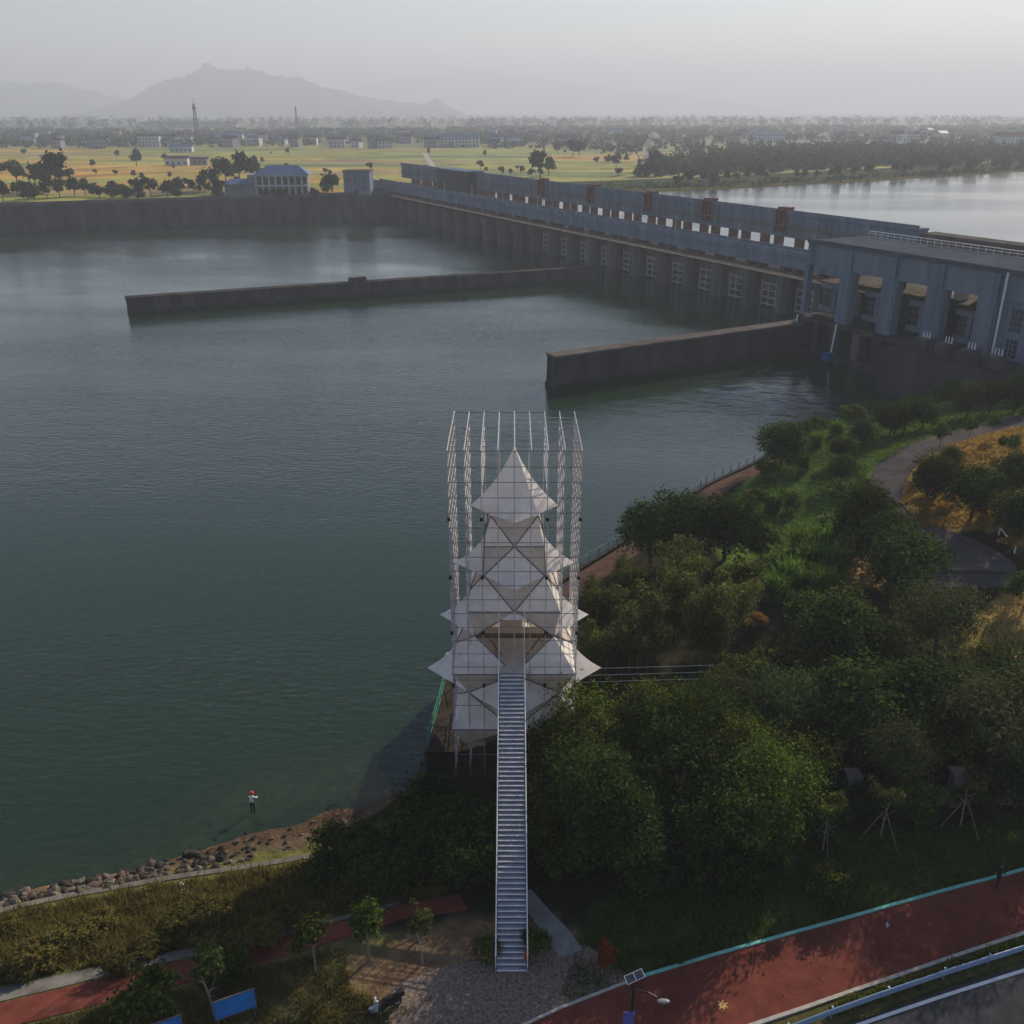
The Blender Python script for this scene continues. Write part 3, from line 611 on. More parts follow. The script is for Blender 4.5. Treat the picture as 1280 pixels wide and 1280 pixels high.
for s_ in (-230, -222, -214): dbox(mb, s_, s_ + 1.2, GN - 2.6, GN + 3.4, 9.8, 12.2)
mb.build('hoist_house_stilts', concrete, dam)
mb = MB(); dbox(mb, -313, -283, -26, 2, -3, 10.0); mb.build('abutment', concrete_dark, dam)
# railing lamps on the bridge
for k in range(12):
    mb = MB(); q = D(-275 + k * 26, 0.1, 15.35); mb.tube([q, q + Vector((0, 0, 4.2)), q + DN * -1.3 + Vector((0, 0, 4.6))], [.09, .07, .05], 5); mb.build('lamp_post', galv, dam)

# control building at the far end
cb = thing('control_building', 'small square pale control building at the far end of the barrage', 'building', (-71, 462, 10))
mb = MB(); mb.box(-77, -65, 456, 468, 10, 20.2); mb.build('wall', concrete_pale, cb)
mb = MB(); mb.box(-77.4, -64.6, 455.6, 468.4, 20.2, 20.8); mb.build('roof', concrete, cb)
for x, z in ((-74.5, 16.5), (-71.6, 16.5), (-67.4, 13), (-67.4, 16.5)):
    mb = MB(); mb.box(x - .6, x + .6, 455.93, 456.1, z - .9, z + .9); mb.build('window', glass_dark, cb)
mb = MB(); mb.box(-72, -70.5, 455.9, 456.1, 10.0, 12.3); mb.build('door', dark_cladding, cb)

# ------------------------------------------------------------------ powerhouse
ph = thing('powerhouse', 'blue grey concrete powerhouse with tall columns and open upper bays', 'building', tuple(D(56, 14, 0)))
mb = MB(); dbox(mb, 32, 130, 6.2, 22.6, 21.55, 22.0); dbox(mb, 32, 130, 22.2, 22.62, 22.0, 22.35); mb.build('roof', mat('grey roof felt', (0.05, 0.062, 0.08), (0.085, 0.10, 0.12), .9, .3), ph)
mb = MB(); dbox(mb, 32.0, 130, 20.9, 22.2, 17.3, 21.55); mb.build('upper_beam', concrete_pale, ph)
mb = MB(); dbox(mb, 32.0, 130, 6.4, 7.4, 18.3, 21.55); mb.build('rear_beam', concrete_pale, ph)
cols = [(41.6, 44.6), (52.0, 55.3), (62.0, 65.6), (72.4, 76.4)]
for a, b in cols:
    mb = MB(); dbox(mb, a, b, 20.4, 22.5, 7.2, 17.3); dbox(mb, a + .4, b - .4, 22.5, 22.7, 8, 21.4); mb.build('column', concrete_pale, ph)
    mb = MB(); dbox(mb, a, b - .8, 6.4, 8, 13.5, 18.3); mb.build('rear_column', concrete_pale, ph)
mb = MB(); dbox(mb, 32.0, 33.0, 21, 22.4, 7.6, 17.3); mb.build('column', concrete_pale, ph)
bays = [(33.0, 41.6), (44.6, 52.0), (55.3, 62.0), (65.6, 72.4)]
for a, b in bays:
    m_ = (a + b) / 2
    mb = MB(); dbox(mb, a, b, 17.9, 18.4, 7.9, 9.0); dbox(mb, a, b, 17.9, 18.4, 12.6, 13.5); dbox(mb, m_ - .45, m_ + .45, 17.9, 18.9, 9.0, 12.6); mb.build('hall_wall', concrete_pale, ph)
    for x0, x1 in ((a, m_ - .45), (m_ + .45, b)):
        mb = MB(); dbox(mb, x0, x1, 17.5, 17.7, 9.0, 12.6, 0)
        for k in range(1, 4): q = x0 + (x1 - x0) * k / 4; dbox(mb, q - .06, q + .06, 17.7, 17.85, 9.0, 12.6, 1)
        for z in (10.2, 11.4): dbox(mb, x0, x1, 17.72, 17.83, z - .05, z + .05, 1)
        mb.build('window', [glass_dark, concrete_pale], ph)
mb = MB(); dbox(mb, 32, 130, 0.4, 1.0, -6, 13.5); mb.build('rear_wall', concrete_dark, ph)
mb = MB(); dbox(mb, 32, 76, 1, 18.4, 13.5, 13.8); mb.build('terrace', concrete, ph)
for k, (s_, n_) in enumerate(((47, 12), (58, 11), (60.5, 11), (69, 12))):
    mb = MB(); dbox(mb, s_ - .9, s_ + .9, n_ - 1, n_ + 1, 13.8, 15.6); dbox(mb, s_ - .6, s_ + .6, n_ - .7, n_ + .7, 15.6, 16.1); mb.build('roof_unit', white_paint if k in (1, 2) else concrete_dark, ph)
mb = MB(); dbox(mb, 76.4, 130, 20.0, 21.6, 7.5, 17.3, 0); mb.build('end_wall', concrete_pale, ph)
for a, b in ((78.6, 80.6), (82.4, 86.5), (88.5, 92)):
    for z0, z1 in ((8.2, 11.2), (12.4, 16.2)):
        mb = MB(); dbox(mb, a, b, 21.55, 21.68, z0, z1)
        for k in range(1, 3): q = a + (b - a) * k / 3; dbox(mb, q - .06, q + .06, 21.68, 21.78, z0, z1, 1)
        for k in range(1, 4): q = z0 + (z1 - z0) * k / 4; dbox(mb, a, b, 21.68, 21.76, q - .05, q + .05, 1)
        mb.build('window', [glass_dark, concrete_pale], ph)
mb = MB(); mb.tube([D(77.3, 22.9, 5.5), D(77.3, 22.9, 21.8)], .18, 6); mb.build('drain_pipe', white_paint, ph)
mb = MB(); dbox(mb, 32, 64, 14, 20.4, -4, 7.2); dbox(mb, 32, 64, 20.4, 23.4, 6.3, 7.2); dbox(mb, 32, 64, 20.4, 24.2, -4, 1.2); mb.build('base', concrete_dark, ph)
for s_ in (32.8, 37.6, 43.1, 48.3, 53.6, 58.6, 63.3):
    mb = MB(); dbox(mb, s_ - .9, s_ + .9, 20.4, 23.2, 1.2, 6.3); mb.build('base_pier', concrete_dark if s_ != 48.3 else concrete, ph)
for s_ in (32.9, 43.6, 63.6):
    mb = MB(); mb.tube([D(s_, 23.8, 7.4), D(s_, 24.4, 1.4)], .16, 6); mb.build('drain_pipe', white_paint, ph)
for s_ in (43.6, 63.6):
    mb = MB(); dbox(mb, s_ - .9, s_ + .9, 24.25, 26, .3, 1.3); dbox(mb, s_ - .6, s_ + .6, 24.3, 25.6, 1.3, 1.8); mb.build('blue_hopper', mat('dull blue steel', (0.02, 0.09, 0.22), (0.03, 0.12, 0.28), .6), ph)
mb = MB(); dbox(mb, 63, 130, 6, 33, -4, 7.7); dbox(mb, 63, 130, 32.4, 33.1, 7.7, 8.1); mb.build('transformer_platform', concrete_dark, ph)
mb = MB()
for k in range(60):
    s_ = 33 + k * 1.62; dbox(mb, s_, s_ + .06, 6.6, 6.66, 22.0, 23.0)
dbox(mb, 33, 130, 6.58, 6.68, 23.0, 23.1); dbox(mb, 33, 130, 6.6, 6.66, 22.5, 22.56)
mb.build('roof_railing', white_paint, ph)['kind'] = 'stuff'
for k, s_ in enumerate((68, 72.5, 77, 82, 88)):
    t = thing('transformer', ('pale electrical transformer on the platform, first from the water end', 'grey electrical transformer with bushings, second on the powerhouse platform', 'finned transformer standing third on the powerhouse platform', 'finned transformer standing fourth on the powerhouse platform', 'transformer farthest from the water on the powerhouse platform')[k], 'transformer', tuple(D(s_, 28, 7.7)))
    mb = MB(); dbox(mb, s_ - 1.1, s_ + 1.1, 26.8, 29.2, 7.9, 9.9); dbox(mb, s_ - 1.3, s_ + 1.3, 26.6, 29.4, 7.7, 7.9); mb.build('tank', concrete, t)
    mb = MB()
    for q in range(7): dbox(mb, s_ - 1 + q * .3, s_ - .9 + q * .3, 29.2, 30.0, 8.1, 9.7)
    mb.build('cooling_fins', concrete, t)
    for q in (-.6, 0, .6):
        mb = MB(); mb.tube([D(s_ + q, 28, 9.9), D(s_ + q, 28, 11.0)], [.14, .07], 6); mb.build('bushing', white_paint, t)

# ------------------------------------------------------------------ scaffold and tent pagoda
TX, TY = 0.15, 56.0
X0, X1, Y0, Y1 = TX - 3.95, TX + 3.95, 52.0, 59.6
ZT = 27.85
plat = thing('concrete_platform', 'dark concrete platform under the white tent tower', 'platform', (TX, 58, 4))
mb = MB(); mb.hexa([(-6.0, 54.2, -2), (4.6, 54.2, -2), (5.0, 68, -2), (-4.8, 68, -2), (-6.0, 54.2, 4.7), (4.6, 54.2, 4.7), (5.0, 68, 4.7), (-4.8, 68, 4.7)]); mb.build('slab', mat('brown shade-darkened slab', (0.03, 0.026, 0.022), (0.065, 0.052, 0.042), 0.85, 0.8), plat)  # slab colour darkened to hold the fence's shadow
mb = MB()
for a, b in zip([(-6.9, 50.5)] + EDGE[1:], EDGE[1:]):
    a = Vector((*a[:2], 0)); b = Vector((*b[:2], 0))
    lowest = 3.4 if a.y < 120 else 1.4; za, zb = max(tz(a.x + .7, a.y - .6), lowest), max(tz(b.x + .7, b.y - .6), lowest)
    s = (b - a).normalized().cross(Vector((0, 0, 1))) * .25
    mb.hexa([a - s + Vector((0, 0, -4)), a + s + Vector((0, 0, -4)), b + s + Vector((0, 0, -4)), b - s + Vector((0, 0, -4)), a - s + Vector((0, 0, za)), a + s + Vector((0, 0, za)), b + s + Vector((0, 0, zb)), b - s + Vector((0, 0, zb))])
tag(mb.build('retaining_wall', concrete_dark), 'curving concrete retaining wall at the water edge of the promenade', 'wall')

scf = thing('scaffold', 'tall open galvanised scaffold cage around the white tent tower', 'scaffold', (TX, 56, 4.7))
gx = np.linspace(X0, X1, 9); gy = np.linspace(Y0, Y1, 9)
def foot(x, y): return 4.72 if y > 54.2 else tz(x, y) - .1
for i in range(9):
    for j in range(9):
        if i in (0, 8) or j in (0, 8) or (i in (1, 7) and j in (2, 4, 6)):
            mb = MB(); mb.tube([(gx[i], gy[j], foot(gx[i], gy[j])), (gx[i], gy[j], ZT - (0.0 if (i + j) % 2 else 0.15))], .032, 5)
            mb.build('standard', galv, scf)
levels = [ZT - 0.12 - 0.98 * k for k in range(24)]
for k, z in enumerate(levels):
    for j in (0, 8):
        if j == 0 and 12.6 < z < 15.2:
            mb = MB(); mb.tube([(X0 - .1, gy[j], z), (TX - 1, gy[j], z)], .026, 5); mb.tube([(TX + 1, gy[j], z), (X1 + .1, gy[j], z)], .026, 5)
        elif j == 0 and z < 12.6 and k % 2: continue
        else:
            mb = MB(); mb.tube([(X0 - .1, gy[j], z), (X1 + .1, gy[j], z)], .026, 5)
        mb.build('ledger', mat('unlit-toned scaffold tube', (0.17, 0.165, 0.175), (0.26, 0.25, 0.26), 0.5, 3.0, metal=0.3), scf)  # same steel as the other tubes, coloured darker to look unlit
    for i in (0, 1, 7, 8):
        mb = MB(); mb.tube([(gx[i], Y0 - .1, z + .05), (gx[i], Y1 + .1, z + .05)], .034, 5); mb.build('transom', galv, scf)
for i in range(2, 7):
    mb = MB(); mb.tube([(gx[i], Y0 - .1, levels[0] + .05), (gx[i], Y1 + .1, levels[0] + .05)], .034, 5); mb.build('top_tube', galv, scf)
    if i in (2, 6):
        for z in levels[1:4]:
            mb = MB(); mb.tube([(gx[i], Y0 - .1, z + .05), (gx[i], Y1 + .1, z + .05)], .034, 5); mb.build('top_tube', galv, scf)
for j in range(1, 8):
    mb = MB(); mb.tube([(X0, gy[j], levels[0] - .05), (X1, gy[j], levels[0] - .05)], .026, 5); mb.build('top_tube', galv, scf)
for z in (levels[4] , levels[8], levels[12], levels[16]):
    for x in (gx[0], gx[2], gx[6], gx[8]):
        mb = MB(); mb.box(x - .09, x + .09, Y0 - .12, Y0 + .1, z - .5, z - .28); mb.build('flood_lamp', black_plastic, scf)

tent = thing('tent_tower', 'white five tiered tensile tent tower with pointed corner tips', 'tent', (TX, TY, 4.7))
def rot4(p, q):
    x, y, z = p
    for _ in range(q): x, y = -y, x
    return Vector((TX + x, TY + y, z))
class FM:                               # fabric panel mesher: triangles cut small and pulled inwards
    def __init__(s): s.mb = MB()
    def tri(s, a, b, c, sag=0.0, pull=None, n=8, edge=0.0):
        a, b, c = Vector(a), Vector(b), Vector(c); idx = {}; vs = []; fs = []
        nrm = (b - a).cross(c - a).normalized(); ctr = Vector((TX, TY, 0))
        for i in range(n + 1):
            for j in range(n + 1 - i):
                u, v = i / n, j / n; w = 1 - u - v; p = a * w + b * u + c * v
                if pull is not None: p = p + pull * (sag * 4 * w * v)     # along the ridge a-c
                if edge: p = p + (ctr - Vector((p.x, p.y, 0))).normalized() * (edge * 4 * u * v)
                idx[i, j] = len(vs); vs.append(p)
        for i in range(n):
            for j in range(n - i):
                fs.append((idx[i, j], idx[i + 1, j], idx[i, j + 1]))
                if j < n - i - 1: fs.append((idx[i + 1, j], idx[i + 1, j + 1], idx[i, j + 1]))
        s.mb.add(vs, fs)
def panels(name, tris, m=None):
    f = FM()
    for q, t in tris:
        f.tri(*[rot4(p, q) for p in t['p']], sag=t.get('sag', 0), pull=(rot4((0, t['pull'][0], 0), q) - rot4((0, 0, 0), q) + Vector((0, 0, t['pull'][1]))) if 'pull' in t else None, edge=t.get('edge', 0))
    return f.mb.build(name, m or fabric, tent, smooth=True)
# top spire: four concave faces from the apex, tips towards the four sides
ap = (0, 0, 26.7); R1 = 2.83
tr = []
for q in range(4):
    tip = (0, -R1, 22.65); node = (1.48, -1.48, 22.62); node2 = (-1.48, -1.48, 22.62)
    tr += [(q, dict(p=(ap, node, tip), sag=.34, pull=(0.75, -0.55))), (q, dict(p=(ap, node2, tip), sag=.34, pull=(0.75, -0.55)))]
panels('spire_canopy', tr)
tiers = [  # upper corner half, z; mid half, z; lower corner half, z; tip reach, z
    (1.48, 22.55, 1.88, 20.6, 1.95, 18.58, 3.98, 18.56),
    (1.95, 18.58, 2.95, 16.5, 2.55, 14.5, 5.03, 14.65),
    (2.55, 14.5, 3.95, 12.46, 3.04, 10.48, 6.05, 10.45),
    (3.04, 10.48, 4.1, 8.28, 3.3, 6.5, None, None)]
dark = MB()
for k, (a, za, b, zb, c, zc, rt, zr) in enumerate(tiers):
    up, lo, mid, low = [], [], [], []
    for q in range(4):
        UL, UR, F, ML, MR, AL, AR = (-a, -a, za), (a, -a, za), (0, -b, zb), (-b, -b, zb), (b, -b, zb), (-c, -c, zc), (c, -c, zc)
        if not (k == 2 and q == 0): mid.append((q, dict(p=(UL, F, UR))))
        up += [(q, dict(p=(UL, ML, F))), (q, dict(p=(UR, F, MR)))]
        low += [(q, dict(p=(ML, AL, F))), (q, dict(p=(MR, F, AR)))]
        if rt and not (k == 1 and q == 0):
            tip = (0, -rt, zr); s_ = .08 * (rt - b)
            lo += [(q, dict(p=(F, AL, tip), sag=.28, pull=(0.55 * (rt - b) / 2, -0.45), edge=0.0)), (q, dict(p=(F, AR, tip), sag=.28, pull=(0.55 * (rt - b) / 2, -0.45), edge=0.0))]
        for p0, p1 in ((UL, F), (UR, F), (F, AL), (F, AR), (ML, MR)):
            if q == 0 or q == 3 or q == 1:
                dark.tube([rot4(p0, q) + (rot4((0, -.05, 0), q) - rot4((0, 0, 0), q)), rot4(p1, q) + (rot4((0, -.05, 0), q) - rot4((0, 0, 0), q))], .035, 5)
    panels('upper_canopy', up); panels('wall_panel', mid, fabric_shaded) if mid else None; panels('under_panel', low, fabric_shaded)
    if lo: panels('tip_canopy', lo)
dark.build('frame_tubes', dark_steel, tent)
f = FM(); f.tri(rot4((0, -3.0, 16.55), 0), rot4((-.85, -3.3, 16.1), 0), rot4((.85, -3.3, 16.1), 0)); f.mb.build('entrance_flap', fabric, tent)
mb = MB(); mb.box(TX - 2.5, TX + 2.5, TY - 2.62, TY - 2.4, 14.35, 14.6); mb.build('entrance_beam', mat('brown steel beam', (0.10, 0.06, 0.035), (0.15, 0.09, 0.05), 0.6), tent)
mb = MB(); mb.box(TX - 2.4, TX + 2.4, TY - 2.3, TY + 2.3, 12.2, 12.35); mb.build('inner_floor', timber, tent)
mb = MB()
for x in (-1.7, 1.7): mb.tube([(TX + x * .5, TY - 2.6, 13.1), (TX + x, TY - 2.5, 14.4)], .05, 5)
mb.build('entrance_strut', mat('brown steel beam', (0.10, 0.06, 0.035)), tent)

# ------------------------------------------------------------------ stair up to the tower
st = thing('stair', 'long straight grey steel stair rising to the tent tower entrance', 'stair', (-0.02, 35.7, 5))
BY, BZ, TYs, TZs = 35.6, tz(0, 35.6), 51.5, 12.9
NT = 60; xa0, xa1 = -.78, .74
for k in range(NT):
    t_ = (k + .5) / NT; y = BY + (TYs - BY) * t_; z = BZ + (TZs - BZ) * (k + 1) / NT
    mb = MB(); mb.box(xa0, xa1, y - .135, y + .14, z - .035, z, 0); mb.box(xa0, xa1, y - .15, y - .115, z - .06, z + .006, 1)
    mb.box(xa0, xa1, y - .115, y - .105, z - .125, z - .037, 0)
    mb.build('tread', [steel_blue, nosing], st)
for x in (xa0 - .06, xa1 + .06):
    mb = MB(); mb.bar((x, BY - .1, BZ), (x, TYs, TZs - .02), .06, .26); mb.build('stringer', steel_blue, st)
    mb = MB(); mb.tube([(x, BY + .1, BZ + 1.0), (x, TYs, TZs + 1.0)], .034, 6); mb.tube([(x, BY + .1, BZ + .5), (x, TYs, TZs + .5)], .02, 5)
    mb.build('handrail', nosing, st)
    for k in range(12):
        t_ = k / 11; y = BY + .1 + (TYs - BY - .1) * t_; z = BZ + (TZs - BZ) * t_
        mb = MB(); mb.tube([(x, y, z), (x, y, z + 1.02)], .028, 5); mb.build('rail_post', nosing, st)
for y in (40.5, 45.5, 50.2):
    z = BZ + (TZs - BZ) * (y - BY) / (TYs - BY)
    for x in (xa0 - .03, xa1 + .03):
        mb = MB(); mb.tube([(x, y, tz(x, y) - .1), (x, y, z - .1)], .06, 6); mb.build('support_post', dark_steel, st)
mb = MB(); mb.box(xa0, xa1, TYs, 58.6, TZs - .08, TZs); mb.build('landing_deck', timber, st)
for x in (xa0 - .04, xa1 + .04):
    mb = MB(); mb.tube([(x, TYs, TZs + 1.0), (x, 58.6, TZs + 1.0)], .024, 5); mb.tube([(x, TYs, TZs), (x, TYs, 18.2)], .026, 5); mb.build('landing_rail', nosing, st)
mb = MB(); mb.box(.62, .86, BY + .25, BY + .55, BZ + .55, BZ + .95); mb.build('red_box', mat('bright red paint', (0.5, 0.05, 0.03), (0.6, 0.07, 0.04), 0.5), st)

# ------------------------------------------------------------------ plants
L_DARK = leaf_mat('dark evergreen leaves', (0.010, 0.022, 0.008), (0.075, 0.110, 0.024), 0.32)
L_MID = leaf_mat('broad green leaves', (0.014, 0.030, 0.007), (0.125, 0.165, 0.026), 0.38)
L_GREY = leaf_mat('silvery feathery leaves', (0.018, 0.030, 0.013), (0.105, 0.130, 0.048), 0.35)
L_BAMBOO = leaf_mat('bamboo leaves', (0.024, 0.038, 0.010), (0.150, 0.170, 0.045), 0.4)
L_REED = leaf_mat('bright reed leaves', (0.05, 0.11, 0.016), (0.17, 0.28, 0.045), 0.45)
L_GOLD = leaf_mat('golden leaves', (0.19, 0.125, 0.028), (0.40, 0.265, 0.065), 0.35)
L_DRY = leaf_mat('olive dry grass', (0.065, 0.062, 0.016), (0.17, 0.15, 0.042), 0.35)
L_GRASS = leaf_mat('green grass', (0.03, 0.055, 0.009), (0.11, 0.165, 0.026), 0.4)
L_RED = leaf_mat('rust red leaves', (0.16, 0.04, 0.02), (0.34, 0.09, 0.035), 0.3)
L_FAR = leaf_mat('distant tree leaves', (0.028, 0.042, 0.024), (0.07, 0.088, 0.04), 0.15)

def unit(v): return v / np.maximum(np.linalg.norm(v, axis=-1, keepdims=True), 1e-9)
def leaves(c, size, r, out=None, aspect=0.5, droop=0.0, up=0.45):
    """diamond leaves at the points c: normals random, biased outwards and upwards"""
    n = len(c); nr = r.normal(0, 1, (n, 3))
    if out is not None: nr = nr * 0.7 + out
    nr[:, 2] += up; nr = unit(nr)
    tg = r.normal(0, 1, (n, 3)); tg[:, 2] -= droop; tg = unit(tg - nr * (tg * nr).sum(-1, keepdims=True)); bt = np.cross(nr, tg)
    s = (np.asarray(size) * r.uniform(0.45, 1.5, n))[:, None]
    return np.stack([c - tg * s * .5, c + bt * s * aspect * .5 - tg * s * .05, c + tg * s * .5, c - bt * s * aspect * .5 - tg * s * .05], 1).reshape(-1, 3)

def crown_points(r, n, rx, rz, zc, lobes, spread, sigma):
    """leaf clumps gathered in lobes of unequal size, gaps between them"""
    L = unit(r.normal(0, 1, (lobes, 3))); L[:, 2] = L[:, 2] * 0.8 + 0.1
    ls = r.uniform(0.34, 0.72, lobes); Lc = L * (r.uniform(0.35, 0.75, lobes) * spread)[:, None]
    nc = n // 46; who = r.integers(0, lobes, nc)
    d = unit(r.normal(0, 1, (nc, 3))); d[:, 2] = np.where(d[:, 2] < -0.35, -d[:, 2], d[:, 2])
    cc = Lc[who] + d * (ls[who] * r.uniform(0.55, 1.05, nc))[:, None]
    pts = np.repeat(cc, 46, 0) + r.normal(0, sigma * 1.15, (nc * 46, 3))
    out = unit(pts - Lc[np.repeat(who, 46)] * 0.6)
    return pts * np.array([rx, rx, rz]) + np.array([0, 0, zc]), out

def trunk_mesh(r, h, crown_z, rad, limbs, reach, n=6):
    mb = MB(); bend = r.normal(0, .06, 2) * h
    pts = [(bend[0] * t * t, bend[1] * t * t, h * t) for t in (0, .25, .5, .75, 1)]
    mb.tube([(0, 0, -0.6)] + pts, [rad * 1.25, rad * 1.1, rad * .9, rad * .75, rad * .55, rad * .3], n)
    for k in range(limbs):
        t = r.uniform(.35, .9); a = 2 * math.pi * (k / limbs + r.uniform(-.08, .08)); q = reach * r.uniform(.6, 1)
        b = np.array([bend[0] * t * t, bend[1] * t * t, h * t]); e = b + np.array([math.cos(a) * q, math.sin(a) * q, q * r.uniform(.5, 1.0)])
        m = (b + e) / 2 + np.array([0, 0, -.1 * q])
        mb.tube([b, m, e], [rad * .5, rad * .32, rad * .12], 5)
    return mb

PROTO = {}
def proto(kind):
    """crown and trunk meshes of a kind of tree, modelled about 1 tree at its real size (height, crown radius)"""
    r = np.random.default_rng(sum(ord(ch) * (i + 3) for i, ch in enumerate(kind)))
    base = kind.split(':')[0]
    if base == 'broad':      # h 10 r 4.2
        p, o = crown_points(r, 15000, 4.2, 4.4, 5.3, 12, 1.25, .085); v = leaves(p, .27, r, o, .55); tm = trunk_mesh(r, 8, 6, .26, 7, 2.6); lm, bm = L_MID, bark
    elif base == 'feather':  # looser silver grey crown
        p, o = crown_points(r, 7000, 3.9, 3.0, 6.0, 13, 1.1, .14); v = leaves(p, .36, r, o, .28, droop=.6); tm = trunk_mesh(r, 7.5, 6, .22, 8, 2.8); lm, bm = L_GREY, bark
    elif base == 'round':    # h 6.4 r 3
        p, o = crown_points(r, 10000, 3.3, 3.3, 2.9, 10, .75, .085); p[:, 2] = np.maximum(p[:, 2], .15); v = leaves(p, .26, r, o, .55); tm = trunk_mesh(r, 5, 4, .18, 6, 1.5); lm, bm = L_DARK, bark
    elif base == 'bush':     # h 2.6 r 1.7
        p, o = crown_points(r, 2600, 1.6, 1.25, 1.3, 7, .9, .10); p[:, 2] = np.maximum(p[:, 2], .05); v = leaves(p, .24, r, o, .5); tm = trunk_mesh(r, 1.2, 1, .07, 5, .7); lm, bm = L_MID, bark
    elif base == 'darkbush':
        p, o = crown_points(r, 3200, 2.2, 1.6, 1.5, 9, 1.0, .12); p[:, 2] = np.maximum(p[:, 2], .05); v = leaves(p, .32, r, o, .32, droop=.3); tm = trunk_mesh(r, 1.5, 1, .07, 6, .9); lm, bm = L_DARK, bark
    elif base == 'gold':
        p, o = crown_points(r, 2200, 1.5, 1.0, 1.2, 7, .9, .11); p[:, 2] = np.maximum(p[:, 2], .05); v = leaves(p, .22, r, o, .5); tm = trunk_mesh(r, 1.2, 1, .06, 5, .7); lm, bm = L_GOLD, bark
    elif base == 'small':    # young street tree h 3.6 r 1
        p, o = crown_points(r, 1300, 1.0, 1.25, 2.5, 6, .8, .12); v = leaves(p, .20, r, o, .5); tm = trunk_mesh(r, 2.8, 2, .06, 5, .6); lm, bm = L_MID, pale_bark
    elif base == 'slim':     # thin young tree h 5 r 1.2, open crown
        p, o = crown_points(r, 800, 1.2, 1.1, 4.0, 7, 1.0, .13); v = leaves(p, .26, r, o, .4); tm = trunk_mesh(r, 4.2, 3, .06, 6, .8); lm, bm = L_BAMBOO, pale_bark
    elif base == 'bamboo':   # clump h 8.5: arching plumes
        mb = MB(); P_, O_ = [], []
        for k in range(17):
            a = r.uniform(0, 6.28); q = r.uniform(.2, 1.1); hgt = r.uniform(5.2, 8.6); lean = r.uniform(.5, 2.0)
            t = np.linspace(0, 1, 9); x = math.cos(a) * (q + lean * t ** 2.4); y = math.sin(a) * (q + lean * t ** 2.4); z = hgt * (t - .16 * t ** 5)
            mb.tube(np.stack([x, y, z], -1)[:], list(.05 * (1 - .8 * t)), 4, caps=False)
            nl = 430; tt = r.uniform(.28, 1.0, nl) ** .85; wv = .18 + .62 * np.sin(np.pi * np.clip((tt - .2) / .9, 0, 1))
            pp = np.stack([np.interp(tt, t, x), np.interp(tt, t, y), np.interp(tt, t, z)], -1) + r.normal(0, 1, (nl, 3)) * wv[:, None] * np.array([.62, .62, .4])
            P_.append(pp); O_.append(unit(pp - np.stack([0 * tt, 0 * tt, pp[:, 2] - .2], -1)))
        v = leaves(np.concatenate(P_), .36, r, np.concatenate(O_), .26, droop=.9); tm = mb; lm, bm = L_BAMBOO, mat('bamboo culm', (0.10, 0.12, 0.04), (0.18, 0.19, 0.07), 0.6, 2)
    elif base in ('reed', 'banana', 'tuft'):
        n, hgt, w = {'reed': (330, 3.1, .05), 'banana': (11, 2.6, .42), 'tuft': (90, 1.3, .05)}[base]
        vs = []
        for k in range(n):
            a = r.uniform(0, 6.28); q0 = r.uniform(0, .9 if base == 'reed' else .25); h = hgt * r.uniform(.55, 1.1); ln = h * r.uniform(.12, .5); seg = 6
            d = np.array([math.cos(a), math.sin(a), 0]); s = np.array([-math.sin(a), math.cos(a), 0]); a0 = r.uniform(0, 6.28); b0 = np.array([math.cos(a0) * q0, math.sin(a0) * q0, 0])
            t = np.linspace(0, 1, seg + 1); c = b0 + d * (ln * t ** 1.8)[:, None] + np.array([0, 0, 1]) * (h * (t * 1.35 - .45 * t ** 3))[:, None]
            wd = w * np.sin(np.pi * np.clip(t * .93 + .06, 0, 1)) ** (.6 if base == 'banana' else .8) * r.uniform(.7, 1.2)
            for i in range(seg): vs += [c[i] - s * wd[i], c[i] + s * wd[i], c[i + 1] + s * wd[i + 1], c[i + 1] - s * wd[i + 1]]
        v = np.array(vs); tm = MB(); tm.tube([(0, 0, -.3), (0, 0, .4), (0, 0, .9)], [.14, .1, .04], 6); lm, bm = {'reed': L_REED, 'banana': leaf_mat('banana leaves', (0.03, 0.075, 0.03), (0.06, 0.13, 0.05), .35), 'tuft': L_DRY}[base], pale_bark
    elif base == 'far':      # tree seen from half a kilometre
        p, o = crown_points(r, 900, 2.7, 2.9, 4.2, 6, .8, .13); v = leaves(p, .85, r, o, .7); tm = trunk_mesh(r, 4, 3, .2, 4, 1.3, 5); lm, bm = L_FAR, bark
    me_c = fast_mesh('crown', v.astype(np.float32), 4, lm)
    tmo = bpy.data.meshes.new('trunk'); tmo.from_pydata([tuple(map(float, q)) for q in tm.v], [], tm.f); tmo.materials.append(bm); tmo.update()
    return me_c, tmo
KIND_NAMES = dict(broad='broadleaf_tree', feather='feathery_tree', round='evergreen_tree', bush='shrub', darkbush='shrub', gold='golden_shrub', small='young_tree', slim='slender_tree', bamboo='bamboo_clump', reed='reed_clump', banana='banana_plant', tuft='grass_tuft', far='field_tree')
def plant(kind, loc, label, group=None, scale=1.0, rz=None, cat=None, leaf=None):
    if kind not in PROTO: PROTO[kind] = proto(kind)
    c, t = PROTO[kind]; base = kind.split(':')[0]
    o = thing(KIND_NAMES[base], label, cat or ('tree' if base in ('broad', 'feather', 'round', 'small', 'slim', 'far') else 'plant'), loc, rng.uniform(0, 6.28) if rz is None else rz, group, scale)
    nm = {'bamboo': 'culms', 'reed': 'stalk', 'banana': 'stem', 'tuft': 'stalk'}.get(base, 'trunk')
    link(nm, t, o); cr = link('crown' if nm == 'trunk' else 'leaves', c if leaf is None else c.copy(), o)
    if leaf is not None: cr.data.materials.clear(); cr.data.materials.append(leaf)
    return o

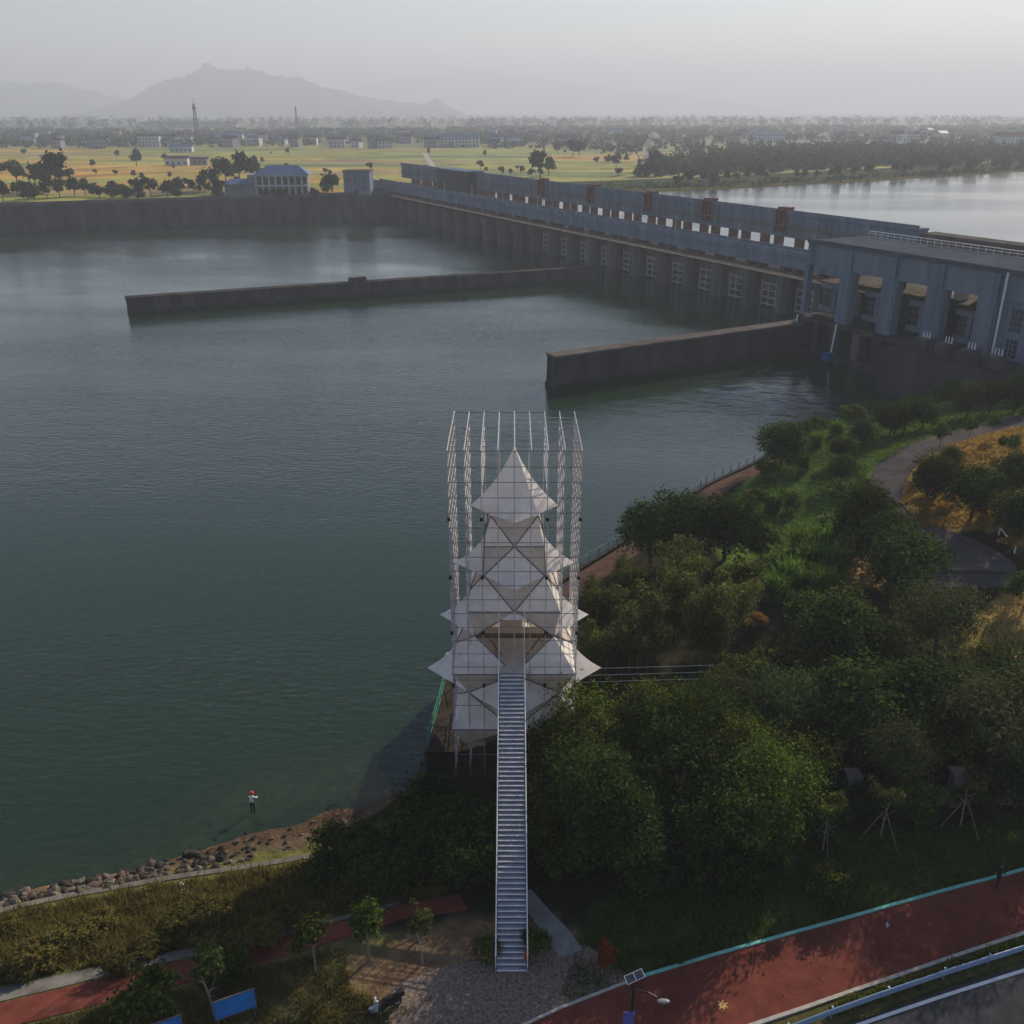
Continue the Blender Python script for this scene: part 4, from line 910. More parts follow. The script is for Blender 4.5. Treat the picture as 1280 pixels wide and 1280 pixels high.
# the wood right of the stair and behind it: (kind, base px, base py, scale, label)
WOOD = [
 ('broad:a', 752, 995, .80, 'sunlit broadleaf tree standing close beside the right side of the stair'),
 ('broad:c', 706, 975, .52, 'small leafy tree squeezed between the stair and the sunlit tree'),
 ('broad:b', 806, 985, .74, 'leafy tree under the white pipe railing right of the tower'),
 ('broad:c', 868, 995, .78, 'broadleaf tree in the middle of the wood right of the stair'),
 ('broad:b', 770, 1085, .74, 'deep shaded tree at the lower edge of the wood near the stair'),
 ('broad:a', 845, 1070, .78, 'dark tree behind the banana plant at the wood edge'),
 ('broad:c', 938, 1072, .74, 'bright leafed tree at the right lower corner of the wood'),
 ('broad:a', 962, 1020, .66, 'tree with yellow green top between the wood and the boundary wall'),
 ('broad:b', 905, 1035, .70, 'yellow green leafy tree just above the bright cornered tree'),
 ('broad:a', 700, 1040, .55, 'small leafy tree beside the upper half of the stair'),
 ('feather:a', 905, 950, .74, 'silvery feathery tree at the top edge of the dense wood'),
 ('feather:b', 965, 945, .74, 'silvery feathery tree right of its twin at the wood top'),
 ('feather:a', 1010, 940, .6, 'smaller grey feathery tree beside the evergreen group'),
 ('round:a', 1035, 840, 1.2, 'large evergreen below the reed bed, left of the paved turnaround'),
 ('round:b', 1085, 835, .75, 'small evergreen between two larger ones under the golden shrub'),
 ('round:b', 1062, 940, 1.15, 'big dark evergreen, left of three above the boundary wall'),
 ('round:a', 1132, 930, 1.1, 'big dark evergreen, middle of three above the boundary wall'),
 ('round:c', 1198, 925, 1.0, 'dark evergreen, right of three above the boundary wall'),
 ('round:a', 1250, 900, .9, 'dark evergreen near the right edge above the boundary wall'),
 ('feather:b', 1165, 845, .85, 'pale feathery tree overhanging the end of the paved turnaround'),
 ('feather:a', 1110, 1000, .6, 'shaded feathery tree in front of the left wall pillar'),
 ('feather:b', 1230, 985, .85, 'dim feathery tree in front of the right wall pillar'),
 ('feather:a', 1290, 960, .85, 'dim feathery tree at the right edge over the boundary wall'),
 ('round:c', 1268, 1010, .6, 'small dark tree behind the wall at the right edge'),
 ('round:a', 1072, 690, 1.2, 'round evergreen left of the old road bend, upper of three'),
 ('round:b', 1100, 720, 1.05, 'round evergreen left of the old road, middle of three'),
 ('round:c', 1122, 755, 1.2, 'round evergreen left of the old road, lower of three'),
 ('round:b', 812, 705, 1.1, 'dark evergreen beside the brown promenade, left of its row'),
 ('round:c', 858, 700, 1.2, 'dark evergreen beside the promenade, tallest of its row'),
 ('round:a', 905, 700, 1.15, 'dark evergreen at the right end of the promenade row'),
 ('round:b', 975, 585, 1.05, 'dark spreading tree where the promenade fence ends'),
 ('round:a', 1050, 605, .62, 'small round tree on the lawn edge, nearer of a pair'),
 ('round:c', 1052, 578, .55, 'small round tree on the lawn edge, farther of a pair'),
 ('round:a', 1078, 558, .6, 'small bushy tree on the lawn top below the powerhouse'),
 ('round:b', 1112, 545, .78, 'dark tree by the water below the transformers, left of three'),
 ('round:c', 1130, 540, .80, 'dark tree by the water below the transformers, middle of three'),
 ('round:a', 1152, 538, .7, 'dark tree by the water below the transformers, right of three'),
 ('round:b', 1208, 522, .85, 'dark tree on the green verge, left of three before the powerhouse'),
 ('round:c', 1236, 518, .8, 'dark tree on the green verge, middle of three before the powerhouse'),
 ('round:a', 1268, 515, .9, 'dark tree on the green verge, right of three before the powerhouse'),
 ('round:b', 1165, 630, .95, 'round dark tree at the foot of the golden slope beside the road'),
 ('round:c', 1213, 650, 1.0, 'round dark tree in the middle of the golden slope foot'),
 ('round:a', 1262, 625, .9, 'round dark tree on the golden slope near the right edge'),
 ('round:b', 1272, 680, .95, 'large round dark tree at the right edge over the paved court'),
 ('round:a', 1188, 585, .45, 'small round tree on the upper golden slope by the road'),
]
for kind, px, py, sc, lab in WOOD:
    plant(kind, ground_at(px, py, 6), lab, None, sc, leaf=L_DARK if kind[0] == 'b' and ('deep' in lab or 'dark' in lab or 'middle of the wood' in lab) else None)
for i, (px, py, sc, lab) in enumerate(((752, 800, .82, 'bamboo clump nearest the tower beside the promenade'), (795, 835, .95, 'bamboo clump low and dark right of the tower tips'), (838, 800, 1.0, 'tall bamboo clump in the centre of the bamboo stand'), (880, 835, .95, 'sunlit yellowish bamboo clump in front of the stand'), (905, 800, .9, 'bamboo clump at the right end of the stand'), (850, 760, .9, 'bamboo clump at the back under the dark evergreens'), (790, 775, .85, 'bamboo clump at the back beside the brown promenade'), (745, 845, .7, 'short bamboo clump just above the white pipe railing'))):
    plant('bamboo:' + 'abc'[i % 3], ground_at(px, py, 5), lab, None, sc)
for i, (px, py, sc, lab) in enumerate(((985, 735, 1.0, 'bright reed clump at the left end of the reed bed'), (1010, 715, 1.0, 'tall bright reed clump in the middle of the reed bed'), (1040, 720, 1.05, 'shaded reed clump beside the evergreens'), (1000, 690, .9, 'reed clump at the back of the reed bed'), (968, 750, .9, 'sunlit reed clump lowest in the reed bed'), (1025, 745, .95, 'reed clump at the front of the reed bed'), (1030, 690, .9, 'reed clump at the back near the lawn'), (965, 640, .8, 'tall pale reed clump on the lawn near the promenade'), (1020, 560, .8, 'pale reed clump by the water at the lawn top'), (1045, 545, .8, 'pale reed clump at the water below the powerhouse'))):
    plant('reed:' + 'ab'[i % 2], ground_at(px, py, 5), lab, None, (sc * 1.25, sc * 1.25, sc))
for px, py, sc, lab in ((1152, 645, .85, 'bright golden shrub where the road meets the court'), (1182, 632, .6, 'small golden shrub between the round trees'), (1225, 652, .8, 'golden shrub under the dark tree on the slope foot'), (1112, 748, .6, 'golden flowering shrub left of the court'), (1135, 742, .5, 'little golden shrub beside the court corner'), (1260, 690, .7, 'golden shrub by the white rail at the court edge'), (945, 790, .7, 'olive golden shrub right of the bamboo stand'), (1168, 905, .4, 'single golden shrub among the dark evergreens')):
    plant('gold:a', ground_at(px, py, 7), lab, None, sc)
for px, py, sc, lab in ((1208, 560, 1.0, 'young sunlit tree at the top of the golden slope'), (1238, 552, .85, 'little tree on the golden slope, second along the road'), (1276, 540, .9, 'little tree on the golden slope by the right edge'), (1250, 575, .8, 'small shaded tree lower on the golden slope'), (1262, 580, .95, 'taller shaded young tree low on the golden slope'), (1172, 572, 1.2, 'young tree at the bend of the old road'),
                        (462, 1200, 1.15, 'leafy round headed young tree, middle of three along the river path'), (395, 1215, 1.1, 'young tree with olive crown, left of three along the river path')):
    plant('small:a' if px > 460 else 'small:b', ground_at(px, py, 6), lab, None, sc)
for px, py, sc, lab in ((268, 1272, .95, 'tall thin sapling leaning beside the blue sign board'), (528, 1205, .75, 'sparse pale young tree, right of three along the river path')):
    plant('slim:a', ground_at(px, py, 5), lab, None, sc)
for px, py, sc, lab, k in ((195, 1268, 1.0, 'round bushy shrub on the red river path edge', 'bush:a'), (285, 1225, .7, 'small shrub between the sapling and the river path', 'bush:b'), (742, 1085, 1.0, 'shrub with lit top in the shade beside the stair', 'bush:a'), (700, 1095, .9, 'dim shrub just right of the stair middle', 'bush:b'), (610, 1198, .5, 'low shrub on the left of the stair foot', 'bush:b'), (672, 1192, .55, 'low shrub on the right of the stair foot by the slab', 'bush:a'), (1035, 1120, .8, 'dark shrub on the verge beside the teal kerb', 'bush:b'), (850, 1200, .35, 'small leafy shrub on the kerb side of the verge', 'bush:a')):
    plant(k, ground_at(px, py, 5), lab, None, sc)
for i, (px, py, sc, lab) in enumerate(((430, 1075, .9, 'dark shrub on the shore, first from the open bank'), (470, 1080, 1.1, 'dark feathery shrub on the shaded shore slope'), (510, 1065, 1.2, 'large dark shrub at the shaded water edge'), (545, 1045, 1.25, 'tall dark shrub below the platform corner'), (590, 1055, 1.2, 'dark shrub in front of the tent platform'), (560, 1095, 1.1, 'dark shrub left of the stair middle'), (500, 1105, .9, 'dark shrub over the end of the river path'), (600, 1100, 1.0, 'dark shrub pressed against the left of the stair'), (455, 1115, .9, 'low dark shrub on the slope above the river path'), (410, 1100, .7, 'small dark shrub at the edge of the grass bank'), (545, 1010, .8, 'dark shrub beside the retaining wall foot'), (680, 1060, 1.0, 'dark undershrub right of the stair below the trees'), (690, 985, .9, 'dark undershrub between stair and sunlit tree'))):
    plant('darkbush:' + 'ab'[i % 2], ground_at(px, py, 4), lab, None, sc)
for i, (px, py, sc, lab) in enumerate(((950, 700, 1.2, 'olive shrub between the evergreen row and the reed bed'), (930, 740, 1.1, 'shrub at the right of the bamboo back row'), (960, 600, .8, 'light shrub beside the promenade end'), (1000, 590, .8, 'light shrub on the upper lawn'), (940, 640, .9, 'light shrub on the lawn beside the promenade'), (985, 640, .8, 'light shrub in the middle of the lawn'), (1000, 780, 1.0, 'dark shrub under the large evergreen'), (920, 870, 1.1, 'shrub between bamboo and feathery trees'), (960, 860, 1.1, 'dim shrub left of the big dark evergreens'), (1010, 870, 1.0, 'dim shrub below the large evergreen'), (1150, 800, .9, 'shrub at the lower edge of the court'), (1230, 840, .8, 'dry shrub at the right of the court end'), (1000, 985, 1.0, 'shrub at the left end of the boundary wall'), (870, 1040, 1.0, 'undershrub deep in the wood'), (1180, 960, 1.0, 'shrub between the wall pillars'), (1080, 545, .6, 'leafy shrub at the waterside lawn corner'), (1280, 760, 1.0, 'dry shrub on the slope at the right edge'))):
    plant('bush:' + 'ab'[i % 2], ground_at(px, py, 5), lab, None, sc * 1.15)
for i, (px, py, sc, lab) in enumerate(((880, 1098, .8, 'dark undershrub beside the banana plant'), (925, 1100, .9, 'dark undershrub under the bright cornered tree'), (965, 1075, .9, 'dark undershrub at the right end of the dense wood'), (800, 1108, .9, 'dark undershrub left of the banana plant'), (1010, 1040, .8, 'dark undershrub at the left end of the boundary wall'))):
    plant('darkbush:' + 'ab'[i % 2], ground_at(px, py, 4), lab, None, sc)
for i, (px, py, sc, lab) in enumerate(((1000, 556, 1.0, 'waterside shrub next to the dark spreading tree'), (1022, 545, .9, 'waterside shrub, second from the spreading tree'), (1060, 532, 1.0, 'waterside shrub left of the three dark trees'), (1095, 522, .9, 'waterside shrub behind the three dark trees'), (1170, 512, 1.0, 'shrub on the bank under the transformer platform'), (1190, 505, 1.1, 'shrub against the transformer platform wall'), (1140, 515, .9, 'shrub at the water corner of the transformer platform'))):
    plant('bush:' + 'ab'[i % 2], ground_at(px, py, 5), lab, None, sc * 1.3)
for i, (px, py, sc) in enumerate([(12 + 19 * k + (k * 37) % 11, 1165 + (k * 53) % 62 - k * 1.6, .5 + .35 * ((k * 29) % 10) / 10) for k in range(19)]):
    plant('bush:' + 'ab'[i % 2], ground_at(px, py, 3), 'low olive weed bush in the tall grass of the left bank', 'weed bushes on the left bank', (sc, sc, sc * .8), leaf=L_DRY)
for px, py, sc, lab in ((1035, 1020, .8, 'dark shrub before the boundary wall left of its first pillar'), (1085, 1015, .8, 'dark shrub before the boundary wall between its pillars, left one'), (1140, 1016, .9, 'dark shrub before the boundary wall between its pillars, right one'), (1225, 1014, .8, 'dark shrub before the boundary wall right of its second pillar')):
    plant('darkbush:a', ground_at(px, py, 5), lab, None, sc)
plant('banana:a', ground_at(838, 1108), 'banana plant with drooping leaves at the shaded wood edge', None, 1.15)
plant('bush:b', ground_at(757, 1212), 'rust red bush on the verge beside the kerb', None, (.35, .35, .75), leaf=L_RED)

# ------------------------------------------------------------------ grass that nobody could count
def grass(name, label, poly, n, h, w, material, z0=4, lean=.5):
    """blades on the ground inside an outline"""
    a = np.array([(g.x, g.y) for g in (ground_at(px, py, z0) for px, py in poly)])
    lo, hi = a.min(0), a.max(0); p = rng.uniform(lo, hi, (n * 3, 2)); p = p[pip(p[:, 0], p[:, 1], a)][:n]
    k = len(p); cl = np.sin(p[:, 0] * 1.7 + np.sin(p[:, 1] * 1.1) * 2) * np.cos(p[:, 1] * 1.9 + p[:, 0] * .6); keep = rng.uniform(-1.3, 1, k) < cl + .45; p = p[keep]; k = len(p); cl = cl[keep]
    z = terrain(p[:, 0], p[:, 1]); ang = rng.uniform(0, 6.28, k); hh = h * rng.uniform(.4, 1.2, k) * (1 + .35 * cl)
    s = np.stack([np.cos(ang), np.sin(ang), 0 * ang], -1) * (w * rng.uniform(.6, 1.3, k))[:, None]
    b = np.stack([p[:, 0], p[:, 1], z - .03], -1); d = rng.normal(0, lean, (k, 3)) * hh[:, None]; d[:, 2] = hh
    v = np.stack([b - s, b + s, b + d * .6 + s * .7, b + d - s * .1], 1).reshape(-1, 3)
    return stuff(link(name, fast_mesh(name, v, 4, material)), label, 'grass')
grass('bank_grass', 'olive tall grass on the left river bank slope', [(-30, 1150), (390, 1076), (470, 1075), (500, 1120), (330, 1165), (0, 1232), (-30, 1240)], 34000, .62, .045, L_DRY, 3)
grass('verge_grass', 'grass and weeds in the left foreground below the river path', [(-20, 1300), (110, 1262), (330, 1208), (430, 1185), (440, 1240), (520, 1262), (470, 1290), (300, 1330), (-20, 1340)], 26000, .28, .03, L_DRY, 5)
grass('shade_grass', 'grass on the shaded verge between the wood and the red track', [(700, 1245), (760, 1100), (1000, 1050), (1300, 1020), (1300, 1080), (1000, 1160), (800, 1218), (720, 1250)], 30000, .22, .03, L_GRASS, 5)
grass('lawn_grass', 'green lawn grass sloping from the old road to the promenade', [(905, 650), (960, 580), (1080, 530), (1280, 490), (1290, 512), (1180, 542), (1085, 590), (1060, 660), (960, 720)], 40000, .35, .06, L_GRASS, 6)
grass('golden_grass', 'golden dry grass covering the slope by the old road', [(1125, 628), (1150, 580), (1190, 556), (1290, 530), (1290, 660), (1150, 660)], 22000, .4, .06, L_GOLD, 9)
grass('wood_floor_grass', 'weeds on the floor of the wood right of the tower', [(670, 900), (760, 850), (950, 800), (1100, 780), (1290, 780), (1290, 1000), (1000, 1010), (690, 1080)], 16000, .45, .05, L_MID, 5)
# hedge strip along the guard rail
hl = far_on([ground_at(x, y) for x, y in ((1035, 1268), (1080, 1252), (1150, 1228), (1200, 1210), (1290, 1180), (1420, 1140))], 25)
hv = []
for a, b in zip(hl[:-1], hl[1:]):
    k = int((b - a).length * 620); t = rng.uniform(0, 1, k); q = np.stack([a.x + (b.x - a.x) * t, a.y + (b.y - a.y) * t], -1)
    dx = rng.normal(0, 1, k); wv = .26 + .1 * np.sin(q[:, 0] * 3.1)
    q = q + np.stack([dx * .1, rng.uniform(-1, 1, k) * wv], -1); z = terrain(q[:, 0], q[:, 1]) + rng.uniform(0.02, .5, k) * (1 + .3 * np.sin(q[:, 0] * 2.3))
    hv.append(np.stack([q[:, 0], q[:, 1], z], -1))
hv = np.concatenate(hv)
t = thing('hedge', 'low clipped yellow green hedge between red track and guard rail', 'hedge', tuple(hl[2]))
hm = leaf_mat('hedge leaves', (0.05, 0.07, 0.012), (0.16, 0.17, 0.03), .3)
link('leaves', fast_mesh('leaves', leaves(hv - np.array(hl[2]), .13, rng, None, .55, up=.8), 4, hm), t)
mb = MB(); mb.tube([p + Vector((0, 0, .12)) for p in hl], .05, 5); mb.build('stems', bark, t)

# ------------------------------------------------------------------ far side: trees, houses, woods
def W2(px, py, z=10.0): return G(px, py, z)
ROW = 'trees standing along the far embankment'
r_ = np.random.default_rng(4)
for i, px in enumerate(list(range(4, 320, 17)) + [402, 410, 418]):
    py = 250 + r_.uniform(-5, 2) - px * .02
    plant('far:' + 'abc'[i % 3], W2(px + r_.uniform(-5, 5), py), 'dark roadside tree on the far embankment above the river wall', ROW, r_.uniform(.75, 1.25))
for i in range(34):
    plant('bush:' + 'ab'[i % 2], W2(r_.uniform(-5, 425), r_.uniform(239, 252)), 'low dark shrub between the trees of the far embankment', 'shrubs along the far embankment', r_.uniform(1.0, 2.4), leaf=L_FAR)
for px, py, sc, lab in ((78, 238, 2.6, 'largest round tree on the far embankment'), (22, 232, 1.9, 'dense dark tree at the left end of the far fields'), (45, 235, 1.7, 'dark tree left of the largest embankment tree'), (62, 240, 1.5, 'tree pressed against the left of the largest embankment tree'), (171, 208, 1.7, 'lone tree in the middle of the golden fields'), (283, 232, 2.1, 'tall tree left of the blue roofed hall'), (300, 228, 2.3, 'tallest tree beside the blue roofed hall'), (318, 226, 1.9, 'tree touching the roof of the blue roofed hall'), (268, 238, 1.6, 'lower tree at the left of the hall grove'), (675, 222, 2.2, 'wide tree behind the dark hoist house'), (686, 220, 1.6, 'narrow tree right of the wide tree behind the barrage'), (716, 196, 2.0, 'tree group head in the fields, left'), (724, 196, 1.8, 'tree group head in the fields, right'), (697, 192, 1.4, 'small tree left of the field group'), (815, 214, 1.8, 'tree on the reservoir bank by the smoke'), (770, 210, 1.3, 'tree on the reservoir bank left of the smoke')):
    plant('far:' + 'abc'[int(px) % 3], W2(px, py), lab, None, sc)
for i in range(46):
    px = r_.uniform(0, 860); py = r_.uniform(188, 226) - (4 if px > 480 else 0)
    plant('far:' + 'abc'[i % 3], W2(px, py), 'small dark bush scattered in the far golden fields', 'bushes scattered in the far fields', r_.uniform(.35, .9))
# trees along the far reservoir bank
k = 0
for a, b in zip(bank[1:6], bank[2:6]):
    L = math.hypot(b[0] - a[0], b[1] - a[1]); n = int(L / 9)
    for j in range(n):
        t_ = (j + r_.uniform(0, 1)) / n; q = r_.uniform(4, 26); k += 1
        plant('far:' + 'abc'[k % 3], (a[0] + (b[0] - a[0]) * t_ - q * .5, a[1] + (b[1] - a[1]) * t_ + q, 10), 'green tree on the wooded far bank of the reservoir', 'trees along the far reservoir bank', r_.uniform(.6, 1.25))
def wood(name, label, outline, n, size):
    """a far wood that reads as one mass"""
    a = np.array([(g.x, g.y) for g in (G(px, py, 10) for px, py in outline)]); lo, hi = a.min(0), a.max(0)
    p = rng.uniform(lo, hi, (n * 5, 2)); p = p[pip(p[:, 0], p[:, 1], a)]
    f = np.sin(p[:, 0] * .011 + 1.3 * np.sin(p[:, 1] * .006)) + np.cos(p[:, 1] * .013 + p[:, 0] * .004); p = p[f > rng.uniform(-1.9, .4, len(p))][:n]
    V = []
    for x, y in p:
        h = size * rng.uniform(.6, 1.25); m = 18
        d = unit(rng.normal(0, 1, (m, 3))); c = d * np.array([h * .42, h * .42, h * .42]) + np.array([x, y, 10 + h * .42])
        V.append(leaves(c, h * .42, rng, d, .8))
    return stuff(link(name, fast_mesh(name, np.concatenate(V).astype(np.float32), 4, L_FAR)), label, 'woods')
wood('woodland', 'dark belt of woods and gardens round the far village', [(-500, 187), (140, 185), (330, 184), (460, 180), (520, 181), (640, 180), (640, 163), (-500, 165)], 3000, 8)
wood('woodland', 'hazy woods beyond the fields right of the village', [(560, 186), (700, 186), (850, 205), (1000, 200), (1290, 200), (1290, 158), (560, 160)], 2600, 8)
wood('woodland', 'faint woods melting into the haze below the mountains', [(-500, 163), (1500, 157), (1500, 149), (-500, 151)], 1200, 17)
wood('woodland', 'green woods close behind the reservoir bank', [(800, 222), (880, 219), (1000, 215), (1130, 209), (1300, 203), (1300, 184), (1100, 182), (960, 193), (800, 208)], 1500, 8)

wall_a = mat('whitewashed house wall', (0.42, 0.42, 0.42), (0.55, 0.55, 0.54), 0.9, .1); wall_b = mat('grey house wall', (0.20, 0.20, 0.21), (0.30, 0.30, 0.31), 0.9, .1)
roof_g = mat('grey tiled roof', (0.05, 0.055, 0.065), (0.09, 0.095, 0.105), 0.85, .1); roof_b = mat('blue sheet roof', (0.06, 0.10, 0.19), (0.09, 0.14, 0.24), 0.6, .1); roof_r = mat('brown tiled roof', (0.16, 0.07, 0.05), (0.22, 0.10, 0.07), 0.85, .1)
H_LAB = [('white walled house with a grey roof in the hazy village', wall_a, roof_g), ('grey walled house with a grey roof in the hazy village', wall_b, roof_g), ('white walled house with a blue sheet roof in the hazy village', wall_a, roof_b), ('grey walled house with a brown tiled roof in the hazy village', wall_b, roof_r)]
def house(c, w, d, h, rz, lab, mw, mr, group, floors=2, nm='house'):
    t = thing(nm, lab, 'house', tuple(c), rz, group)
    mb = MB(); mb.box(-w / 2, w / 2, -d / 2, d / 2, -1, h); mb.build('wall', mw, t, world=False)
    mb = MB(); o = .6; rh = d * .28
    mb.add([(-w / 2 - o, -d / 2 - o, h), (w / 2 + o, -d / 2 - o, h), (w / 2 + o, d / 2 + o, h), (-w / 2 - o, d / 2 + o, h), (-w / 2 - o, 0, h + rh), (w / 2 + o, 0, h + rh)], [(0, 1, 5, 4), (2, 3, 4, 5), (1, 2, 5), (3, 0, 4), (3, 2, 1, 0)])
    mb.build('roof', mr, t, world=False)
    mb = MB()
    for f_ in range(floors):
        for k in range(max(2, int(w / 3.5))):
            x = -w / 2 + (k + .5) * w / max(2, int(w / 3.5)); z = 1.2 + f_ * 3
            mb.box(x - .7, x + .7, -d / 2 - .05, -d / 2 + .1, z, z + 1.5)
    mb.build('window', glass_dark, t, world=False)['kind'] = 'stuff'
    return t
for i in range(120):
    px = r_.uniform(-20, 640) if i < 85 else r_.uniform(640, 1290); py = r_.uniform(167, 186) if i < 85 else r_.uniform(163, 184)
    c = W2(px, py); lab, mw, mr = H_LAB[(0, 1, 1, 2, 3, 1)[i % 6]]
    house(c, r_.uniform(9, 17), r_.uniform(8, 11), r_.uniform(5, 9.5), r_.uniform(-.5, .5), lab, mw, mr, 'houses of the hazy far village')
for px, py, w, h, lab, m_, rm in ((115, 184, 17, 6, 'biggest white house at the left of the far village', wall_a, roof_g), (188, 184, 22, 11, 'pale apartment block in the middle of the far village', wall_a, roof_g), (228, 190, 20, 5, 'long shed with a blue white roof beside the fields', wall_a, roof_b), (575, 184, 40, 9, 'long pale roofed shed behind the far fields', wall_a, roof_b), (240, 160, 200, 7, 'very long low hazy hall behind the village', wall_b, roof_g), (960, 178, 36, 9, 'pale factory hall in the haze right of the smoke', wall_a, roof_b), (1130, 180, 30, 11, 'pale building by the far smoke plume', wall_a, roof_g), (1265, 185, 34, 12, 'pale building among woods at the right edge', wall_a, roof_r), (222, 207, 16, 5, 'small white farm shed in the golden fields', wall_a, roof_g), (248, 206, 14, 4, 'low dark farm shed in the golden fields', wall_b, roof_g)):
    house(W2(px, py), w, w * .35 if w < 100 else 25, h, 0.05, lab, m_, rm, None, max(1, int(h / 3)))
# the hall by the embankment: two storeys, blue hipped roof, pale columns
hl0 = W2(348, 244); hall = thing('garden_hall', 'two storey pale hall with a blue hipped roof beside the barrage', 'building', tuple(hl0), 0.1)
mb = MB(); mb.box(-12.5, 14, -5, 7, -1, 9.2); mb.build('wall', wall_b, hall, world=False)
mb = MB(); mb.add([(-9.5, -7.5, 9.2), (15.5, -7.5, 9.2), (15.5, 8.5, 9.2), (-9.5, 8.5, 9.2), (-4, .5, 13), (10, .5, 13)], [(0, 1, 5, 4), (1, 2, 5), (2, 3, 4, 5), (3, 0, 4), (3, 2, 1, 0)]); mb.build('roof', roof_b, hall, world=False)
mb = MB(); mb.add([(-24, -7, 5.2), (-9.6, -7, 5.2), (-9.6, 6, 5.2), (-24, 6, 5.2), (-21, 0, 7.4), (-9.7, 0, 7.4)], [(0, 1, 5, 4), (1, 2, 5), (2, 3, 4, 5), (3, 0, 4), (3, 2, 1, 0)]); mb.build('wing_roof', roof_b, hall, world=False)
mb = MB(); mb.box(-23, -12.6, -5, 5, -1, 5.1); mb.build('wing_wall', wall_b, hall, world=False)
for z in (4.4, 8.7):
    mb = MB(); mb.box(-9, 15, -7.2, -5.05, z, z + .45); mb.build('balcony_slab', wall_a, hall, world=False)
for k in range(9):
    mb = MB(); x = -8.6 + k * 2.9; mb.box(x - .22, x + .22, -7.0, -6.55, -.5, 8.7); mb.build('column', wall_a, hall, world=False)
for f_ in range(2):
    for k in range(8):
        x = -7.2 + k * 2.9; mb = MB(); mb.box(x - .9, x + .9, -5.1, -4.9, .4 + f_ * 4.6, 3.4 + f_ * 4.6); mb.build('window', glass_dark, hall, world=False)
# lattice mast and poles
def mast(px, py, h, w, lab, group=None):
    c = W2(px, py); t = thing('radio_mast', lab, 'mast', tuple(c), 0, group); mb = MB()
    for sx, sy in ((-1, -1), (1, -1), (1, 1), (-1, 1)): mb.tube([(sx * w, sy * w, -1), (sx * w * .25, sy * w * .25, h)], .28, 4)
    for k in range(9):
        z0, z1 = h * k / 9, h * (k + 1) / 9; a, b = w * (1 - .75 * k / 9), w * (1 - .75 * (k + 1) / 9)
        for q in range(4):
            p = [(-1, -1), (1, -1), (1, 1), (-1, 1)]; u, v = p[q], p[(q + 1) % 4]
            mb.tube([(u[0] * a, u[1] * a, z0), (v[0] * b, v[1] * b, z1)], .14, 3); mb.tube([(u[0] * b, u[1] * b, z1), (v[0] * b, v[1] * b, z1)], .14, 3)
    mb.build('lattice', dark_steel, t, world=False)
    mb = MB(); mb.box(-w * .6, w * .6, -w * .6, w * .6, h * .86, h * .93); mb.tube([(0, 0, h), (0, 0, h * 1.12)], .2, 4); mb.build('antenna', concrete, t, world=False)
mast(248, 181, 43, 2.6, 'tall dark lattice mast rising over the far village')
mast(372, 168, 42, 2.0, 'fainter lattice mast in the haze right of the tall one')
mast(878, 200, 16, 1.0, 'short lattice mast near the reservoir bank')
# field road
structure(sheet('field_road', [(G(527, 191, 10).x, G(527, 191, 10).y), (G(533, 191, 10).x, G(533, 191, 10).y), (G(547, 211, 10).x, G(547, 211, 10).y), (G(540, 211, 10).x, G(540, 211, 10).y)], 10.06, kerb_mat))
# smoke plumes
sm = bpy.data.materials.new('pale smoke'); sm.use_nodes = True; sn = sm.node_tree.nodes; sn.remove(sn['Principled BSDF'])
sv = sn.new('ShaderNodeVolumePrincipled'); sv.inputs['Color'].default_value = (.95, .95, .97, 1); sv.inputs['Density'].default_value = 0.2; sm.node_tree.links.new(sv.outputs[0], sn['Material Output'].inputs['Volume'])
for px, py, h, w, lab in ((801, 216, 24, 6, 'white smoke plume rising from the reservoir bank fields'), (1126, 182, 22, 9, 'thin drifting smoke over the far wooded bank'), (880, 205, 20, 3, 'thin wisp of smoke near the short mast')):
    c = W2(px, py); pts = []; rad = []
    for k in range(9):
        t_ = k / 8; pts.append((c.x + 8 * t_ ** 2 * (w / 6) - 1.5 * math.sin(k * 1.7), c.y + r_.uniform(-1, 1), 10 + h * t_)); rad.append(max(.4, w * (.16 + .5 * t_) * (1 + .3 * math.sin(k * 2.1)) * (1 if k < 8 else .3)))
    mb = MB(); mb.tube(pts, rad, 10); stuff(mb.build('smoke', sm, smooth=True), lab, 'smoke')

# ------------------------------------------------------------------ near objects
# promenade fence
fl = [Vector((x, y, 0)) for x, y in EDGE[4:9]]; fp = []
for a, b in zip(fl[:-1], fl[1:]):
    n = int((b - a).length / 1.6); fp += [a + (b - a) * (k / n) for k in range(n)]
fc = thing('promenade_fence', 'thin grey green post and wire fence along the curved promenade', 'fence', (fp[0].x, fp[0].y, 4.2))
for p in fp:
    z = max(tz(p.x + .7, p.y - .5), 3.4); mb = MB(); mb.tube([(p.x + .25, p.y - .2, z - .2), (p.x + .25, p.y - .2, z + 1.35)], .05, 5); mb.build('post', mat('fence post', (0.10, 0.14, 0.14), (0.16, 0.2, 0.2), .5), fc); p.z = z
for hgt in (.3, .65, 1.0, 1.3):
    mb = MB(); mb.tube([(p.x + .25, p.y - .2, p.z + hgt) for p in fp], .018, 4); mb.build('wire', mat('fence post', (0.10, 0.14, 0.14)), fc)
